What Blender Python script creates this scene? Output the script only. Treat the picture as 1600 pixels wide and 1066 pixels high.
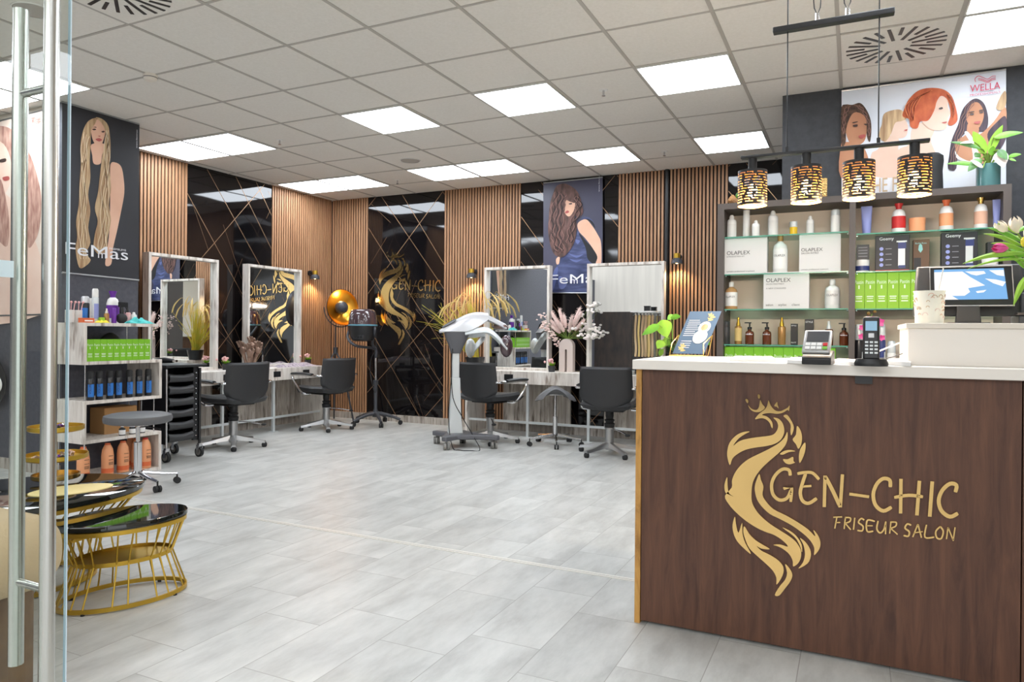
import bpy, bmesh, math, random
from mathutils import Vector, Matrix, geometry
from math import sin, cos, pi, radians as RAD
D = bpy.data; SC = bpy.context.scene; COL = SC.collection
for o in list(D.objects): D.objects.remove(o, do_unlink=True)

# ---------------------------------------------------------------- camera
F_PX, YAW, ROLL, CX, CY, HC = 1109.15, -0.4493, 0.0083, 800.0, 521.2, 1.16
FW = Vector((sin(YAW), cos(YAW), 0)); R0 = Vector((cos(YAW), -sin(YAW), 0)); U0 = Vector((0, 0, 1))
RV = cos(ROLL)*R0 + sin(ROLL)*U0; UV = -sin(ROLL)*R0 + cos(ROLL)*U0
CAM = Vector((0, 0, HC))
cd = D.cameras.new('camera'); cam = D.objects.new('camera', cd); COL.objects.link(cam)
cd.sensor_width = 36; cd.lens = F_PX/1600*36; cd.shift_y = -(533-CY)/1600; cd.clip_start = .05
m3 = Matrix((RV, UV, -FW)).transposed(); cam.matrix_world = Matrix.Translation(CAM) @ m3.to_4x4()
SC.camera = cam
def P(px, py, **k):
    """where the sight line through a photo pixel meets a plane of the room"""
    (a, v), = k.items(); i = 'xyz'.index(a)
    d = FW + RV*(px-CX)/F_PX - UV*(py-CY)/F_PX
    return CAM + d*((v-CAM[i])/d[i])
def depth(p): return (Vector(p)-CAM).dot(FW)

# ---------------------------------------------------------------- light and exposure
SC.view_settings.view_transform = 'Standard'; SC.view_settings.look = 'None'
SC.view_settings.exposure = 0.24; SC.view_settings.gamma = 1.0; SC.view_settings.use_curve_mapping = False
wd = D.worlds.new('world'); SC.world = wd; wd.use_nodes = True
wd.node_tree.nodes['Background'].inputs[0].default_value = (0.93, 0.96, 1.0, 1)
wd.node_tree.nodes['Background'].inputs[1].default_value = 1.6
PANEL_E = 13.0      # emission of the ceiling light diffusers
def area(name, loc, sx, sy, e, rot=(0, 0, 0), c=(1, .97, .93)):
    l = D.lights.new(name, 'AREA'); l.shape = 'RECTANGLE'; l.size = sx; l.size_y = sy; l.energy = e; l.color = c
    o = D.objects.new(name, l); o.location = loc; o.rotation_euler = rot; COL.objects.link(o); return o
area('added_mall_fill', (-1.5, -4.8, 4.3), 9, 2.5, 400, (RAD(38), 0, 0), (.95, .98, 1))  # fill light added on the mall side, stands for no known lamp

# ---------------------------------------------------------------- materials
def lin(c):
    c = c/255
    return c/12.92 if c <= .04045 else ((c+.055)/1.055)**2.4
def rgb(c): return (lin(c[0]), lin(c[1]), lin(c[2]), 1)
MATS = {}
def mat(name, c=(200, 200, 200), rough=.5, metal=0, noise=None, scale=8, bump=0, stretch=None, trans=0, alpha=1, emit=None, e=0, coat=0, spec=None, detail=4):
    if name in MATS: return MATS[name]
    m = D.materials.new(name); m.use_nodes = True; nt = m.node_tree; b = nt.nodes['Principled BSDF']
    b.inputs['Base Color'].default_value = rgb(c); b.inputs['Roughness'].default_value = rough; b.inputs['Metallic'].default_value = metal
    if spec is not None: b.inputs['Specular IOR Level'].default_value = spec
    if trans: b.inputs['Transmission Weight'].default_value = trans
    if coat: b.inputs['Coat Weight'].default_value = coat
    if emit: b.inputs['Emission Color'].default_value = rgb(emit); b.inputs['Emission Strength'].default_value = e
    if noise or bump:
        tc = nt.nodes.new('ShaderNodeTexCoord'); mp = nt.nodes.new('ShaderNodeMapping'); n = nt.nodes.new('ShaderNodeTexNoise')
        nt.links.new(tc.outputs['Object'], mp.inputs[0]); nt.links.new(mp.outputs[0], n.inputs['Vector'])
        n.inputs['Scale'].default_value = scale; n.inputs['Detail'].default_value = detail
        if stretch: mp.inputs['Scale'].default_value = stretch
        if noise:
            cr = nt.nodes.new('ShaderNodeValToRGB'); cr.color_ramp.elements[0].position = .32; cr.color_ramp.elements[1].position = .68
            cr.color_ramp.elements[0].color = rgb(c); cr.color_ramp.elements[1].color = rgb(noise)
            nt.links.new(n.outputs[0], cr.inputs[0]); nt.links.new(cr.outputs[0], b.inputs['Base Color'])
        if bump:
            bp = nt.nodes.new('ShaderNodeBump'); bp.inputs['Strength'].default_value = bump; bp.inputs['Distance'].default_value = .01
            nt.links.new(n.outputs[0], bp.inputs['Height']); nt.links.new(bp.outputs[0], b.inputs['Normal'])
    MATS[name] = m; return m
def clear(name, tint, gl=.0, fres=1.45):
    """thin clear glass: tinted see-through plus a fresnel reflection"""
    m = D.materials.new(name); m.use_nodes = True; nt = m.node_tree; nt.nodes.clear()
    o = nt.nodes.new('ShaderNodeOutputMaterial'); t = nt.nodes.new('ShaderNodeBsdfTransparent'); g = nt.nodes.new('ShaderNodeBsdfGlossy')
    f = nt.nodes.new('ShaderNodeFresnel'); x = nt.nodes.new('ShaderNodeMixShader')
    t.inputs[0].default_value = rgb(tint); g.inputs['Roughness'].default_value = gl; f.inputs[0].default_value = fres
    ge = nt.nodes.new('ShaderNodeNewGeometry'); iv = nt.nodes.new('ShaderNodeMath'); iv.operation = 'SUBTRACT'; iv.inputs[0].default_value = 1; nt.links.new(ge.outputs['Backfacing'], iv.inputs[1])
    mu = nt.nodes.new('ShaderNodeMath'); mu.operation = 'MULTIPLY'; nt.links.new(f.outputs[0], mu.inputs[0]); nt.links.new(iv.outputs[0], mu.inputs[1]); nt.links.new(mu.outputs[0], x.inputs[0]); nt.links.new(t.outputs[0], x.inputs[1]); nt.links.new(g.outputs[0], x.inputs[2]); nt.links.new(x.outputs[0], o.inputs[0])
    MATS[name] = m; return m
def emis(name, c, e):
    m = D.materials.new(name); m.use_nodes = True; b = m.node_tree.nodes['Principled BSDF']
    b.inputs['Base Color'].default_value = (0.02, 0.02, 0.02, 1) if 'screen' in name else (0.8, 0.8, 0.8, 1); b.inputs['Emission Color'].default_value = rgb(c); b.inputs['Emission Strength'].default_value = e
    MATS[name] = m; return m

def wood(name, c1, c2, c3, sc=(14, 14, 1.1), rough=.6, dist=2.2, dark=None, nscale=2.0):
    """grain running along local z: stretched noise through three tones, optional dark worn streaks"""
    m = D.materials.new(name); m.use_nodes = True; nt = m.node_tree; b = nt.nodes['Principled BSDF']; L = nt.links.new
    tc = nt.nodes.new('ShaderNodeTexCoord'); mp = nt.nodes.new('ShaderNodeMapping'); mp.inputs['Scale'].default_value = sc
    n = nt.nodes.new('ShaderNodeTexNoise'); n.inputs['Scale'].default_value = nscale; n.inputs['Detail'].default_value = 7; n.inputs['Distortion'].default_value = dist*.3; n.inputs['Roughness'].default_value = .65
    cr = nt.nodes.new('ShaderNodeValToRGB'); e = cr.color_ramp.elements
    e[0].position = .3; e[0].color = rgb(c1); e[1].position = .72; e[1].color = rgb(c3); k = e.new(.5); k.color = rgb(c2)
    L(tc.outputs['Object'], mp.inputs[0]); L(mp.outputs[0], n.inputs['Vector']); L(n.outputs[0], cr.inputs[0])
    out = cr.outputs[0]
    if dark:
        mp2 = nt.nodes.new('ShaderNodeMapping'); mp2.inputs['Scale'].default_value = (sc[0]*1.6, sc[1]*1.6, sc[2]*2.6)
        n2 = nt.nodes.new('ShaderNodeTexNoise'); n2.inputs['Scale'].default_value = 1.3; n2.inputs['Detail'].default_value = 8
        r2 = nt.nodes.new('ShaderNodeValToRGB'); r2.color_ramp.elements[0].position = .56; r2.color_ramp.elements[1].position = .70
        mx = nt.nodes.new('ShaderNodeMixRGB'); mx.inputs[2].default_value = rgb(dark)
        L(tc.outputs['Object'], mp2.inputs[0]); L(mp2.outputs[0], n2.inputs['Vector']); L(n2.outputs[0], r2.inputs[0])
        L(r2.outputs[0], mx.inputs[0]); L(out, mx.inputs[1]); out = mx.outputs[0]
    L(out, b.inputs['Base Color']); b.inputs['Roughness'].default_value = rough
    MATS[name] = m; return m

def floor_mat():
    m = D.materials.new('floor_tiles'); m.use_nodes = True; nt = m.node_tree; b = nt.nodes['Principled BSDF']; L = nt.links.new
    tc = nt.nodes.new('ShaderNodeTexCoord'); sp = nt.nodes.new('ShaderNodeSeparateXYZ'); L(tc.outputs['Object'], sp.inputs[0])
    def M(op, a, bb=None, c=None):
        n = nt.nodes.new('ShaderNodeMath'); n.operation = op
        for i, v in enumerate((a, bb, c)):
            if v is None: continue
            if hasattr(v, 'is_linked'): L(v, n.inputs[i])
            else: n.inputs[i].default_value = v
        return n.outputs[0]
    TW, TL = .2875, .5875
    u = M('DIVIDE', M('ADD', sp.outputs[0], 1.605+TW*60), TW); ui = M('FLOOR', u); uf = M('FRACT', u)
    odd = M('MODULO', ui, 2.0)
    v = M('DIVIDE', M('SUBTRACT', M('ADD', sp.outputs[1], TL*40-2.2), M('MULTIPLY', odd, .195)), TL); vi = M('FLOOR', v); vf = M('FRACT', v)
    gu = M('MULTIPLY', M('MINIMUM', uf, M('SUBTRACT', 1.0, uf)), TW); gv = M('MULTIPLY', M('MINIMUM', vf, M('SUBTRACT', 1.0, vf)), TL)
    g = M('LESS_THAN', M('MINIMUM', gu, gv), .0016)
    cb = nt.nodes.new('ShaderNodeCombineXYZ'); L(ui, cb.inputs[0]); L(vi, cb.inputs[1])
    wn = nt.nodes.new('ShaderNodeTexWhiteNoise'); wn.noise_dimensions = '2D'; L(cb.outputs[0], wn.inputs['Vector'])
    mp = nt.nodes.new('ShaderNodeMapping'); mp.inputs['Scale'].default_value = (7, 2.2, 1); L(tc.outputs['Object'], mp.inputs[0])
    ad = nt.nodes.new('ShaderNodeVectorMath'); ad.operation = 'ADD'; L(mp.outputs[0], ad.inputs[0])
    sc = nt.nodes.new('ShaderNodeVectorMath'); sc.operation = 'SCALE'; L(wn.outputs['Color'], sc.inputs[0]); sc.inputs['Scale'].default_value = 30; L(sc.outputs[0], ad.inputs[1])
    n = nt.nodes.new('ShaderNodeTexNoise'); n.inputs['Scale'].default_value = 1.0; n.inputs['Detail'].default_value = 9; n.inputs['Roughness'].default_value = .66; L(ad.outputs[0], n.inputs['Vector'])
    cr = nt.nodes.new('ShaderNodeValToRGB'); e = cr.color_ramp.elements
    e[0].position = .28; e[0].color = rgb((160, 159, 155)); e[1].position = .74; e[1].color = rgb((206, 205, 201)); k = e.new(.5); k.color = rgb((186, 186, 182))
    L(n.outputs[0], cr.inputs[0])
    hv = nt.nodes.new('ShaderNodeHueSaturation'); L(cr.outputs[0], hv.inputs['Color'])
    L(M('ADD', M('MULTIPLY', wn.outputs['Value'], .12), .93), hv.inputs['Value'])
    mx = nt.nodes.new('ShaderNodeMixRGB'); L(g, mx.inputs[0]); L(hv.outputs[0], mx.inputs[1]); mx.inputs[2].default_value = rgb((146, 143, 138)); L(mx.outputs[0], b.inputs['Base Color'])
    b.inputs['Roughness'].default_value = .34
    bp = nt.nodes.new('ShaderNodeBump'); bp.inputs['Strength'].default_value = .12; bp.inputs['Distance'].default_value = .004; L(n.outputs[0], bp.inputs['Height']); L(bp.outputs[0], b.inputs['Normal'])
    return m

wood('slat_oak', (134, 96, 70), (168, 124, 90), (192, 150, 114), (40, 40, 1.2), .55)
wood('rustic', (182, 172, 162), (214, 206, 197), (232, 227, 220), (9, 9, 1.0), .6, dark=(150, 134, 122))
wood('rustic_dark', (122, 112, 103), (168, 159, 149), (200, 193, 184), (12, 12, 1.0), .6, dark=(84, 72, 62))
wood('counter_wood', (66, 38, 26), (86, 54, 38), (104, 68, 48), (16, 16, 1.4), .45)
wood('gold_oak', (140, 96, 42), (190, 140, 70), (208, 166, 92), (10, 10, 2.0), .5)
wood('drift_wood', (120, 84, 50), (170, 126, 82), (200, 158, 112), (9, 9, 5), .8)
mat('wall_grey', (84, 84, 92), .75, noise=(74, 74, 82), scale=30, bump=.15)
mat('wall_dark', (66, 68, 72), .8, noise=(58, 60, 64), scale=26, bump=.15)
mat('wall_white', (206, 196, 184), .7)
mat('ceiling_tile', (228, 223, 216), .9, noise=(222, 217, 209), scale=60, bump=.1)
mat('ceiling_grid', (176, 170, 162), .6)
mat('felt', (18, 17, 17), .95)
mat('marble_black', (14, 13, 15), .045, noise=(24, 20, 20), scale=2.2, bump=.6, detail=0)
mat('vein_gold', (150, 118, 88), .4, .5)
mat('gold', (214, 176, 100), .22, 1)
mat('gold_sign', (226, 190, 126), .12, 1)
mat('brass', (196, 160, 62), .32, .85)
mat('chrome', (208, 208, 210), .16, 1)
mat('alu', (172, 172, 172), .34, .9)
mat('steel', (196, 196, 192), .26, 1)
mat('leather_black', (38, 38, 40), .5, bump=.12, scale=160)
mat('leather_grey', (92, 92, 94), .5, bump=.1, scale=160)
mat('plastic_black', (26, 26, 28), .38)
mat('plastic_dark', (48, 48, 50), .45)
mat('rubber', (30, 30, 31), .7)
mat('grey_rubber', (120, 118, 114), .6)
mat('white', (226, 224, 220), .45)
mat('counter_top', (234, 228, 220), .38)
mat('cream', (224, 216, 204), .5)
mat('shelf_brown', (82, 74, 70), .5)
mat('shelf_back', (240, 224, 208), .6, noise=(234, 216, 198), scale=2)
mat('mirror', (236, 240, 240), .0, 1)
mat('silver_paint', (206, 206, 208), .28, .25, coat=.5)
mat('silver_light', (206, 210, 210), .35, .2)
mat('grey_paint', (92, 92, 96), .45)
mat('dark_paint', (58, 60, 66), .45)
mat('green_box', (122, 186, 30), .5)
mat('lime_box', (160, 206, 52), .5)
mat('orange', (228, 158, 112), .4)
mat('orange_deep', (214, 104, 58), .4)
mat('blue_label', (44, 116, 196), .4)
mat('red', (196, 44, 44), .35)
mat('amber', (96, 46, 22), .18, coat=.6)
mat('gold_liquid', (168, 126, 74), .2, .3)
mat('purple', (104, 44, 150), .4)
mat('teal', (72, 190, 186), .6)
mat('teal_pot', (76, 122, 122), .2, coat=.6, noise=(66, 110, 112), scale=6)
mat('card', (176, 132, 84), .8)
mat('lavender', (140, 148, 204), .4)
mat('pink', (222, 160, 160), .7, noise=(236, 190, 186), scale=40)
mat('pampas', (220, 190, 182), .95, noise=(236, 214, 206), scale=60)
mat('petal_white', (236, 226, 220), .6)
mat('leaf', (88, 150, 40), .45, noise=(120, 180, 50), scale=18)
mat('leaf_dark', (48, 96, 34), .4, noise=(80, 136, 46), scale=22)
mat('leaf_lime', (150, 194, 56), .45, noise=(124, 174, 48), scale=16)
mat('stem', (120, 150, 60), .6)
mat('grass_yellow', (214, 184, 62), .7, noise=(176, 178, 62), scale=9)
mat('grass_head', (206, 178, 116), .9)
mat('tulip_pink', (206, 50, 128), .4, noise=(226, 96, 160), scale=20)
mat('tulip_white', (240, 230, 212), .5)
mat('bronze', (176, 146, 128), .35, .5, noise=(126, 100, 86), scale=20)
mat('ceramic', (206, 190, 182), .6)
mat('sofa', (182, 160, 128), .9, bump=.2, scale=120)
mat('sofa_brown', (110, 88, 66), .9, noise=(84, 66, 50), scale=9, bump=.2)
mat('soil', (50, 38, 28), .95)
mat('paper', (232, 230, 228), .7)
mat('stripe_cloth', (196, 186, 190), .8, noise=(84, 66, 92), scale=26, stretch=(1, 5, 1))
mat('threshold', (222, 218, 210), .35, .3)
mat('stone_top', (12, 14, 13), .03, noise=(22, 26, 22), scale=6, coat=.5, detail=9)
mat('gold_inner', (232, 168, 60), .28, .9)
clear('door_glass', (248, 251, 249)); clear('shelf_glass', (214, 238, 228)); clear('acrylic', (236, 240, 240))
mat('glass_edge', (84, 150, 128), .2)
mat('door_edge', (206, 224, 238), .3, coat=.5)
emis('panel_light', (238, 246, 255), PANEL_E)
emis('bulb', (255, 206, 130), 16)
mat('shade_inner', (206, 146, 66), .35, .5)
emis('screen_blue', (110, 172, 228), .9)

# ---------------------------------------------------------------- mesh builder
class MB:
    def __init__(s): s.v = []; s.f = []; s.mi = []; s.k = 0; s.M = Matrix.Identity(4)
    def add(s, vs, fs):
        b = len(s.v); s.v += [s.M @ Vector(p) for p in vs]
        for f in fs: s.f.append([b+i for i in f]); s.mi.append(s.k)
        return s
    def box(s, c, d, rz=0):
        x, y, z = d[0]/2, d[1]/2, d[2]/2; ca, sa = cos(rz), sin(rz); vs = []
        for dz in (-z, z):
            for dx, dy in ((-x, -y), (x, -y), (x, y), (-x, y)):
                vs.append((c[0]+dx*ca-dy*sa, c[1]+dx*sa+dy*ca, c[2]+dz))
        return s.add(vs, [(3, 2, 1, 0), (4, 5, 6, 7), (0, 1, 5, 4), (1, 2, 6, 5), (2, 3, 7, 6), (3, 0, 4, 7)])
    def bb(s, x0, x1, y0, y1, z0, z1): return s.box(((x0+x1)/2, (y0+y1)/2, (z0+z1)/2), (x1-x0, y1-y0, z1-z0))
    def lathe(s, prof, c=(0, 0, 0), n=20, sx=1, sy=1, a0=0, a1=2*pi):
        vs = []; fs = []; m = len(prof); full = abs(a1-a0-2*pi) < 1e-6; nn = n if full else n+1
        for i in range(nn):
            a = a0+(a1-a0)*i/n
            for r, z in prof: vs.append((c[0]+r*cos(a)*sx, c[1]+r*sin(a)*sy, c[2]+z))
        for i in range(n):
            j = (i+1) % nn
            for k in range(m-1): fs.append((i*m+k, j*m+k, j*m+k+1, i*m+k+1))
        return s.add(vs, fs)
    def cyl(s, p0, p1, r0, r1=None, n=14): 
        r1 = r0 if r1 is None else r1; p0 = Vector(p0); p1 = Vector(p1); return s.tube([p0, p1], [r0, r1], n)
    def tube(s, pts, r, n=8, cap=True, closed=False):
        pts = [Vector(p) for p in pts]; m = len(pts); rs = r if isinstance(r, (list, tuple)) else [r]*m
        vs = []; fs = []; up = None
        for i, p in enumerate(pts):
            if closed: t = pts[(i+1) % m]-pts[i-1]
            else: t = pts[min(i+1, m-1)]-pts[max(i-1, 0)]
            t.normalize()
            if up is None: up = t.orthogonal().normalized()
            up = (up - t*up.dot(t)); up = up.normalized() if up.length > 1e-6 else t.orthogonal().normalized()
            w = t.cross(up)
            for k in range(n):
                a = 2*pi*k/n; vs.append(p + (up*cos(a)+w*sin(a))*rs[i])
        mm = m if closed else m-1
        for i in range(mm):
            j = (i+1) % m
            for k in range(n): fs.append((i*n+k, i*n+(k+1) % n, j*n+(k+1) % n, j*n+k))
        if cap and not closed: fs.append(tuple(range(n))[::-1]); fs.append(tuple((m-1)*n+k for k in range(n)))
        return s.add(vs, fs)
    def prism(s, poly, t):
        """closed planar polygon (3d points), extruded by vector t"""
        n = len(poly); poly = [Vector(p) for p in poly]; t = Vector(t)
        tri = geometry.tessellate_polygon([poly]); vs = poly+[p+t for p in poly]
        fs = [tuple(x) for x in tri]+[tuple(i+n for i in x)[::-1] for x in tri]+[(i, (i+1) % n, (i+1) % n+n, i+n) for i in range(n)]
        return s.add(vs, fs)
    def flat(s, poly):
        poly = [Vector(p) for p in poly]; return s.add(poly, [tuple(x) for x in geometry.tessellate_polygon([poly])])
    def sheet(s, fn, nu, nv, th=0):
        vs = [Vector(fn(i/nu, j/nv)) for i in range(nu+1) for j in range(nv+1)]; w = nv+1
        fs = [(i*w+j, (i+1)*w+j, (i+1)*w+j+1, i*w+j+1) for i in range(nu) for j in range(nv)]
        if th:
            N = len(vs); nr = []
            for i in range(nu+1):
                for j in range(nv+1):
                    a = vs[min(i+1, nu)*w+j]-vs[max(i-1, 0)*w+j]; b = vs[i*w+min(j+1, nv)]-vs[i*w+max(j-1, 0)]
                    q = a.cross(b); nr.append(q.normalized() if q.length > 1e-9 else Vector((0, 0, 1)))
            vs += [p-n*th for p, n in zip(vs, nr)]
            fs += [tuple(q+N for q in f)[::-1] for f in fs]
            ed = [(i*w, (i+1)*w) for i in range(nu)]+[((i+1)*w+nv, i*w+nv) for i in range(nu)]+[(j+1, j) for j in range(nv)]+[(nu*w+j, nu*w+j+1) for j in range(nv)]
            fs += [(a, b, b+N, a+N) for a, b in ed]
        return s.add(vs, fs)
    def ball(s, c, r, n=14, sx=1, sy=1, sz=1):
        return s.lathe([(max(r*sin(pi*k/8), 1e-5), -r*cos(pi*k/8)*sz) for k in range(9)], c, n, sx, sy)
    def build(s, name, mats, parent=None, bev=0, smooth=True, sub=0):
        me = D.meshes.new(name); me.from_pydata([tuple(p) for p in s.v], [], s.f); me.validate()
        for m in (mats if isinstance(mats, (list, tuple)) else [mats]): me.materials.append(MATS[m] if isinstance(m, str) else m)
        if len(me.polygons) == len(s.mi): me.polygons.foreach_set('material_index', s.mi)
        bm = bmesh.new(); bm.from_mesh(me); bmesh.ops.recalc_face_normals(bm, faces=bm.faces); bm.to_mesh(me); bm.free()
        if smooth:
            me.polygons.foreach_set('use_smooth', [True]*len(me.polygons)); me.set_sharp_from_angle(angle=RAD(38))
        me.update(); o = D.objects.new(name, me); COL.objects.link(o)
        if parent: o.parent = parent
        if bev:
            b = o.modifiers.new('bevel', 'BEVEL'); b.width = bev; b.segments = 3; b.limit_method = 'ANGLE'; b.angle_limit = RAD(50)
        if sub: q = o.modifiers.new('sub', 'SUBSURF'); q.levels = q.render_levels = sub
        return o
def tag(o, label=None, cat=None, group=None, kind=None):
    if label: o['label'] = label
    if cat: o['category'] = cat
    if group: o['group'] = group
    if kind: o['kind'] = kind
    return o
def thing(name, label, cat, loc=(0, 0, 0), rz=0, group=None):
    o = D.objects.new(name, None); COL.objects.link(o); o.location = loc; o.rotation_euler = (0, 0, rz); o.empty_display_size = .05
    return tag(o, label, cat, group)
def struct(name, mb, m, **k): return tag(mb.build(name, m, **k), kind='structure')
def kids(o): return [c for c in list(D.objects) if c.parent == o]
def copy_tree(o, parent=None):
    c = o.copy(); COL.objects.link(c)
    if parent: c.parent = parent
    for ch in kids(o): copy_tree(ch, c)
    return c
def crom(pts, n=5, closed=True):
    pts = [Vector(p) for p in pts]; m = len(pts); out = []
    for i in range(m if closed else m-1):
        if closed: a, b, c, d = pts[i-1], pts[i], pts[(i+1) % m], pts[(i+2) % m]
        else: a, b, c, d = pts[max(i-1, 0)], pts[i], pts[i+1], pts[min(i+2, m-1)]
        for k in range(n):
            t = k/n; out.append(.5*((2*b)+(c-a)*t+(2*a-5*b+4*c-d)*t*t+(3*b-a-3*c+d)*t*t*t))
    if not closed: out.append(pts[-1])
    return out
def stroke(pts, w, n=5, smooth=True, taper=True):
    """outline polygon of a brush stroke in 2d"""
    p = crom([Vector((a, b)) for a, b in pts], n, False) if smooth and len(pts) > 2 else [Vector(q) for q in pts]
    L = []; R = []
    for i, q in enumerate(p):
        t = (p[min(i+1, len(p)-1)]-p[max(i-1, 0)]); t = t.normalized() if t.length > 1e-9 else Vector((1, 0)); nn = Vector((-t.y, t.x))
        ww = w/2*(.8 if taper and i in (0, len(p)-1) else 1); L.append(q+nn*ww); R.append(q-nn*ww)
    return L+R[::-1]
FONTS = {}
def text_mb(mb, s, org, u, v, width=None, height=None, th=.0008, center=False):
    """lettering laid on the plane org + u*x + v*y, baseline at org"""
    cu = D.curves.new('t', 'FONT'); cu.body = s; cu.resolution_u = 3; o = D.objects.new('t', cu); COL.objects.link(o)
    dg = bpy.context.evaluated_depsgraph_get(); me = D.meshes.new_from_object(o.evaluated_get(dg))
    xs = [p.co.x for p in me.vertices]; ys = [p.co.y for p in me.vertices]
    if xs:
        w = max(xs)-min(xs); h = max(ys)-min(ys); x0 = min(xs); y0 = min(ys)
        sx = width/w if width else height/h; sy = height/h if height else sx
        u = Vector(u).normalized(); v = Vector(v).normalized(); n = u.cross(v); org = Vector(org)-(u*width/2 if center and width else Vector((0, 0, 0)))
        mb.add([org+u*(p.co.x-x0)*sx+v*(p.co.y-y0)*sy+n*th for p in me.vertices], [tuple(f.vertices) for f in me.polygons])
    D.objects.remove(o, do_unlink=True); D.curves.remove(cu); D.meshes.remove(me)
    return mb

# ================================================================= the room
H = 2.959; XL = -6.50; YB = 7.73; GX, GY, GS = -3.224, 3.396, .625
MATS['floor_tiles'] = floor_mat()
struct('floor', MB().bb(-12, 7, -9, 8, -.1, 0), 'floor_tiles', smooth=False)
struct('ceiling', MB().bb(-10, 5, -2.2, 8, H, H+.1), 'ceiling_tile', smooth=False)
g = MB()
for i in range(-10, 13): g.bb(GX+i*GS-.011, GX+i*GS+.011, -2.2, 8, H-.004, H+.002)
for j in range(-8, 8): g.bb(-10, 5, GY+j*GS-.009, GY+j*GS+.009, H-.0035, H+.002)
struct('trim_1', g, 'ceiling_grid', smooth=False)
struct('wall_back', MB().bb(-6.7, 4, YB, YB+.15, 0, H), 'wall_dark')
struct('wall_left', MB().bb(XL-.15, XL, 4.16, YB, 0, H).bb(-6.65, -5.78, 4.01, 4.16, 0, H).bb(-5.78, -5.63, 3.501, 4.16, 0, H), 'wall_grey', smooth=False)
w = MB().bb(-9.5, -5.782, 3.5, 3.62, 0, 2.86); w.k = 1; w.bb(-9.5, -5.782, 3.5, 3.62, 2.86, H); w.k = 0; w.bb(-5.782, -5.63, 3.5, 3.5008, 0, H)
struct('wall_front', w, ['wall_grey', 'wall_white'], smooth=False)
struct('wall_pillar', MB().bb(-.497, 2.6, 5.67, YB, 0, H), 'wall_dark', smooth=False)
struct('wall_right', MB().bb(2.6, 2.75, .3, YB, 0, H), 'wall_white', smooth=False)
struct('baseboard_back', MB().bb(-6.47, -.497, 7.66, 7.70, 0, .085), 'rustic_dark')
struct('baseboard_left', MB().bb(-6.49, -6.44, 4.16, 7.66, 0, .085), 'rustic_dark')
struct('baseboard_front', MB().bb(-8, -5.63, 3.488, 3.5, 0, .09), 'rustic_dark')
struct('trim_2', MB().bb(-6.0, -.6, 3.25, 3.262, 0, .004).bb(-6.0, -.6, 3.268, 3.282, 0, .004), 'threshold')
struct('wall_side', MB().bb(-7.9, -7.8, -7.5, 3.5, 0, H), 'wall_grey')
struct('trim_3', MB().bb(-6.0, -.6, 3.262, 3.268, 0, .003), 'plastic_dark')
# the mall side behind the camera (seen only in the mirrors)
mat('mall_wall_glow', (168, 162, 156), .7, noise=(186, 180, 172), scale=1.2, stretch=(6, 1, .4), emit=(255, 250, 244), e=.28); mat('mall_dark', (50, 48, 47), .4, noise=(76, 64, 58), scale=2, stretch=(3, 1, 1))  # upper mall wall is no lamp, its glow is added frontal fill
w = MB().bb(-10, 5, -7.6, -7.5, 1.9, 4.6); w.k = 1; w.bb(-10, 5, -7.6, -7.5, 0, 1.9)
struct('wall_mall', w, ['mall_wall_glow', 'mall_dark'], smooth=False)

# ---- slat panels and black marble panels
def slats(name, label, a, b, axis, z0=.085):
    """acoustic slat panel: felt board and oak slats, 40 mm pitch"""
    rt = thing(name, label, 'slat panel', ((a+b)/2, 7.70, 0) if axis == 'x' else (-6.47, (a+b)/2, 0), 0, 'oak slat wall panels')
    w = b-a; n = max(1, round(w/.04)); p = w/n; fb = MB(); sl = MB()
    if axis == 'x':
        fb.bb(-w/2, w/2, 0, .028, z0, H); 
        for k in range(n): sl.bb(-w/2+p*k+.008, -w/2+p*k+p-.009, -.014, .002, z0, H)
    else:
        fb.bb(-.028, 0, -w/2, w/2, z0, H)
        for k in range(n): sl.bb(-.002, .014, -w/2+p*k+.008, -w/2+p*k+p-.009, z0, H)
    fb.build('felt_board', 'felt', rt); sl.build('slats', 'slat_oak', rt, smooth=False)
XC = -6.455
slats('slat_panel', 'oak slat wall panel left of the big mirror, beside the long blonde hair poster', 4.17, 5.35, 'y')
slats('slat_panel', 'oak slat wall panel on the left wall running into the room corner', 6.573, 7.685, 'y')
slats('slat_panel', 'narrow oak slat panel between the room corner and the black marble with the salon logo', XC, -5.85, 'x')
slats('slat_panel', 'oak slat wall panel behind the silver hair processor, right of the marble logo', -4.67, -3.6, 'x')
slats('slat_panel', 'oak slat wall panel above the mirror nearest the reception counter, left of the black pipe', -2.4, -1.875, 'x')
slats('slat_panel', 'oak slat wall panel between the black pipe and the product shelf', -1.82, -1.2, 'x')
pp = MB().cyl((-1.848, 7.69, .085), (-1.848, 7.69, H), .024); tag(pp.build('wall_pipe', 'plastic_black'), 'black vertical pipe between two slat panels on the back wall', 'pipe')
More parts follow.
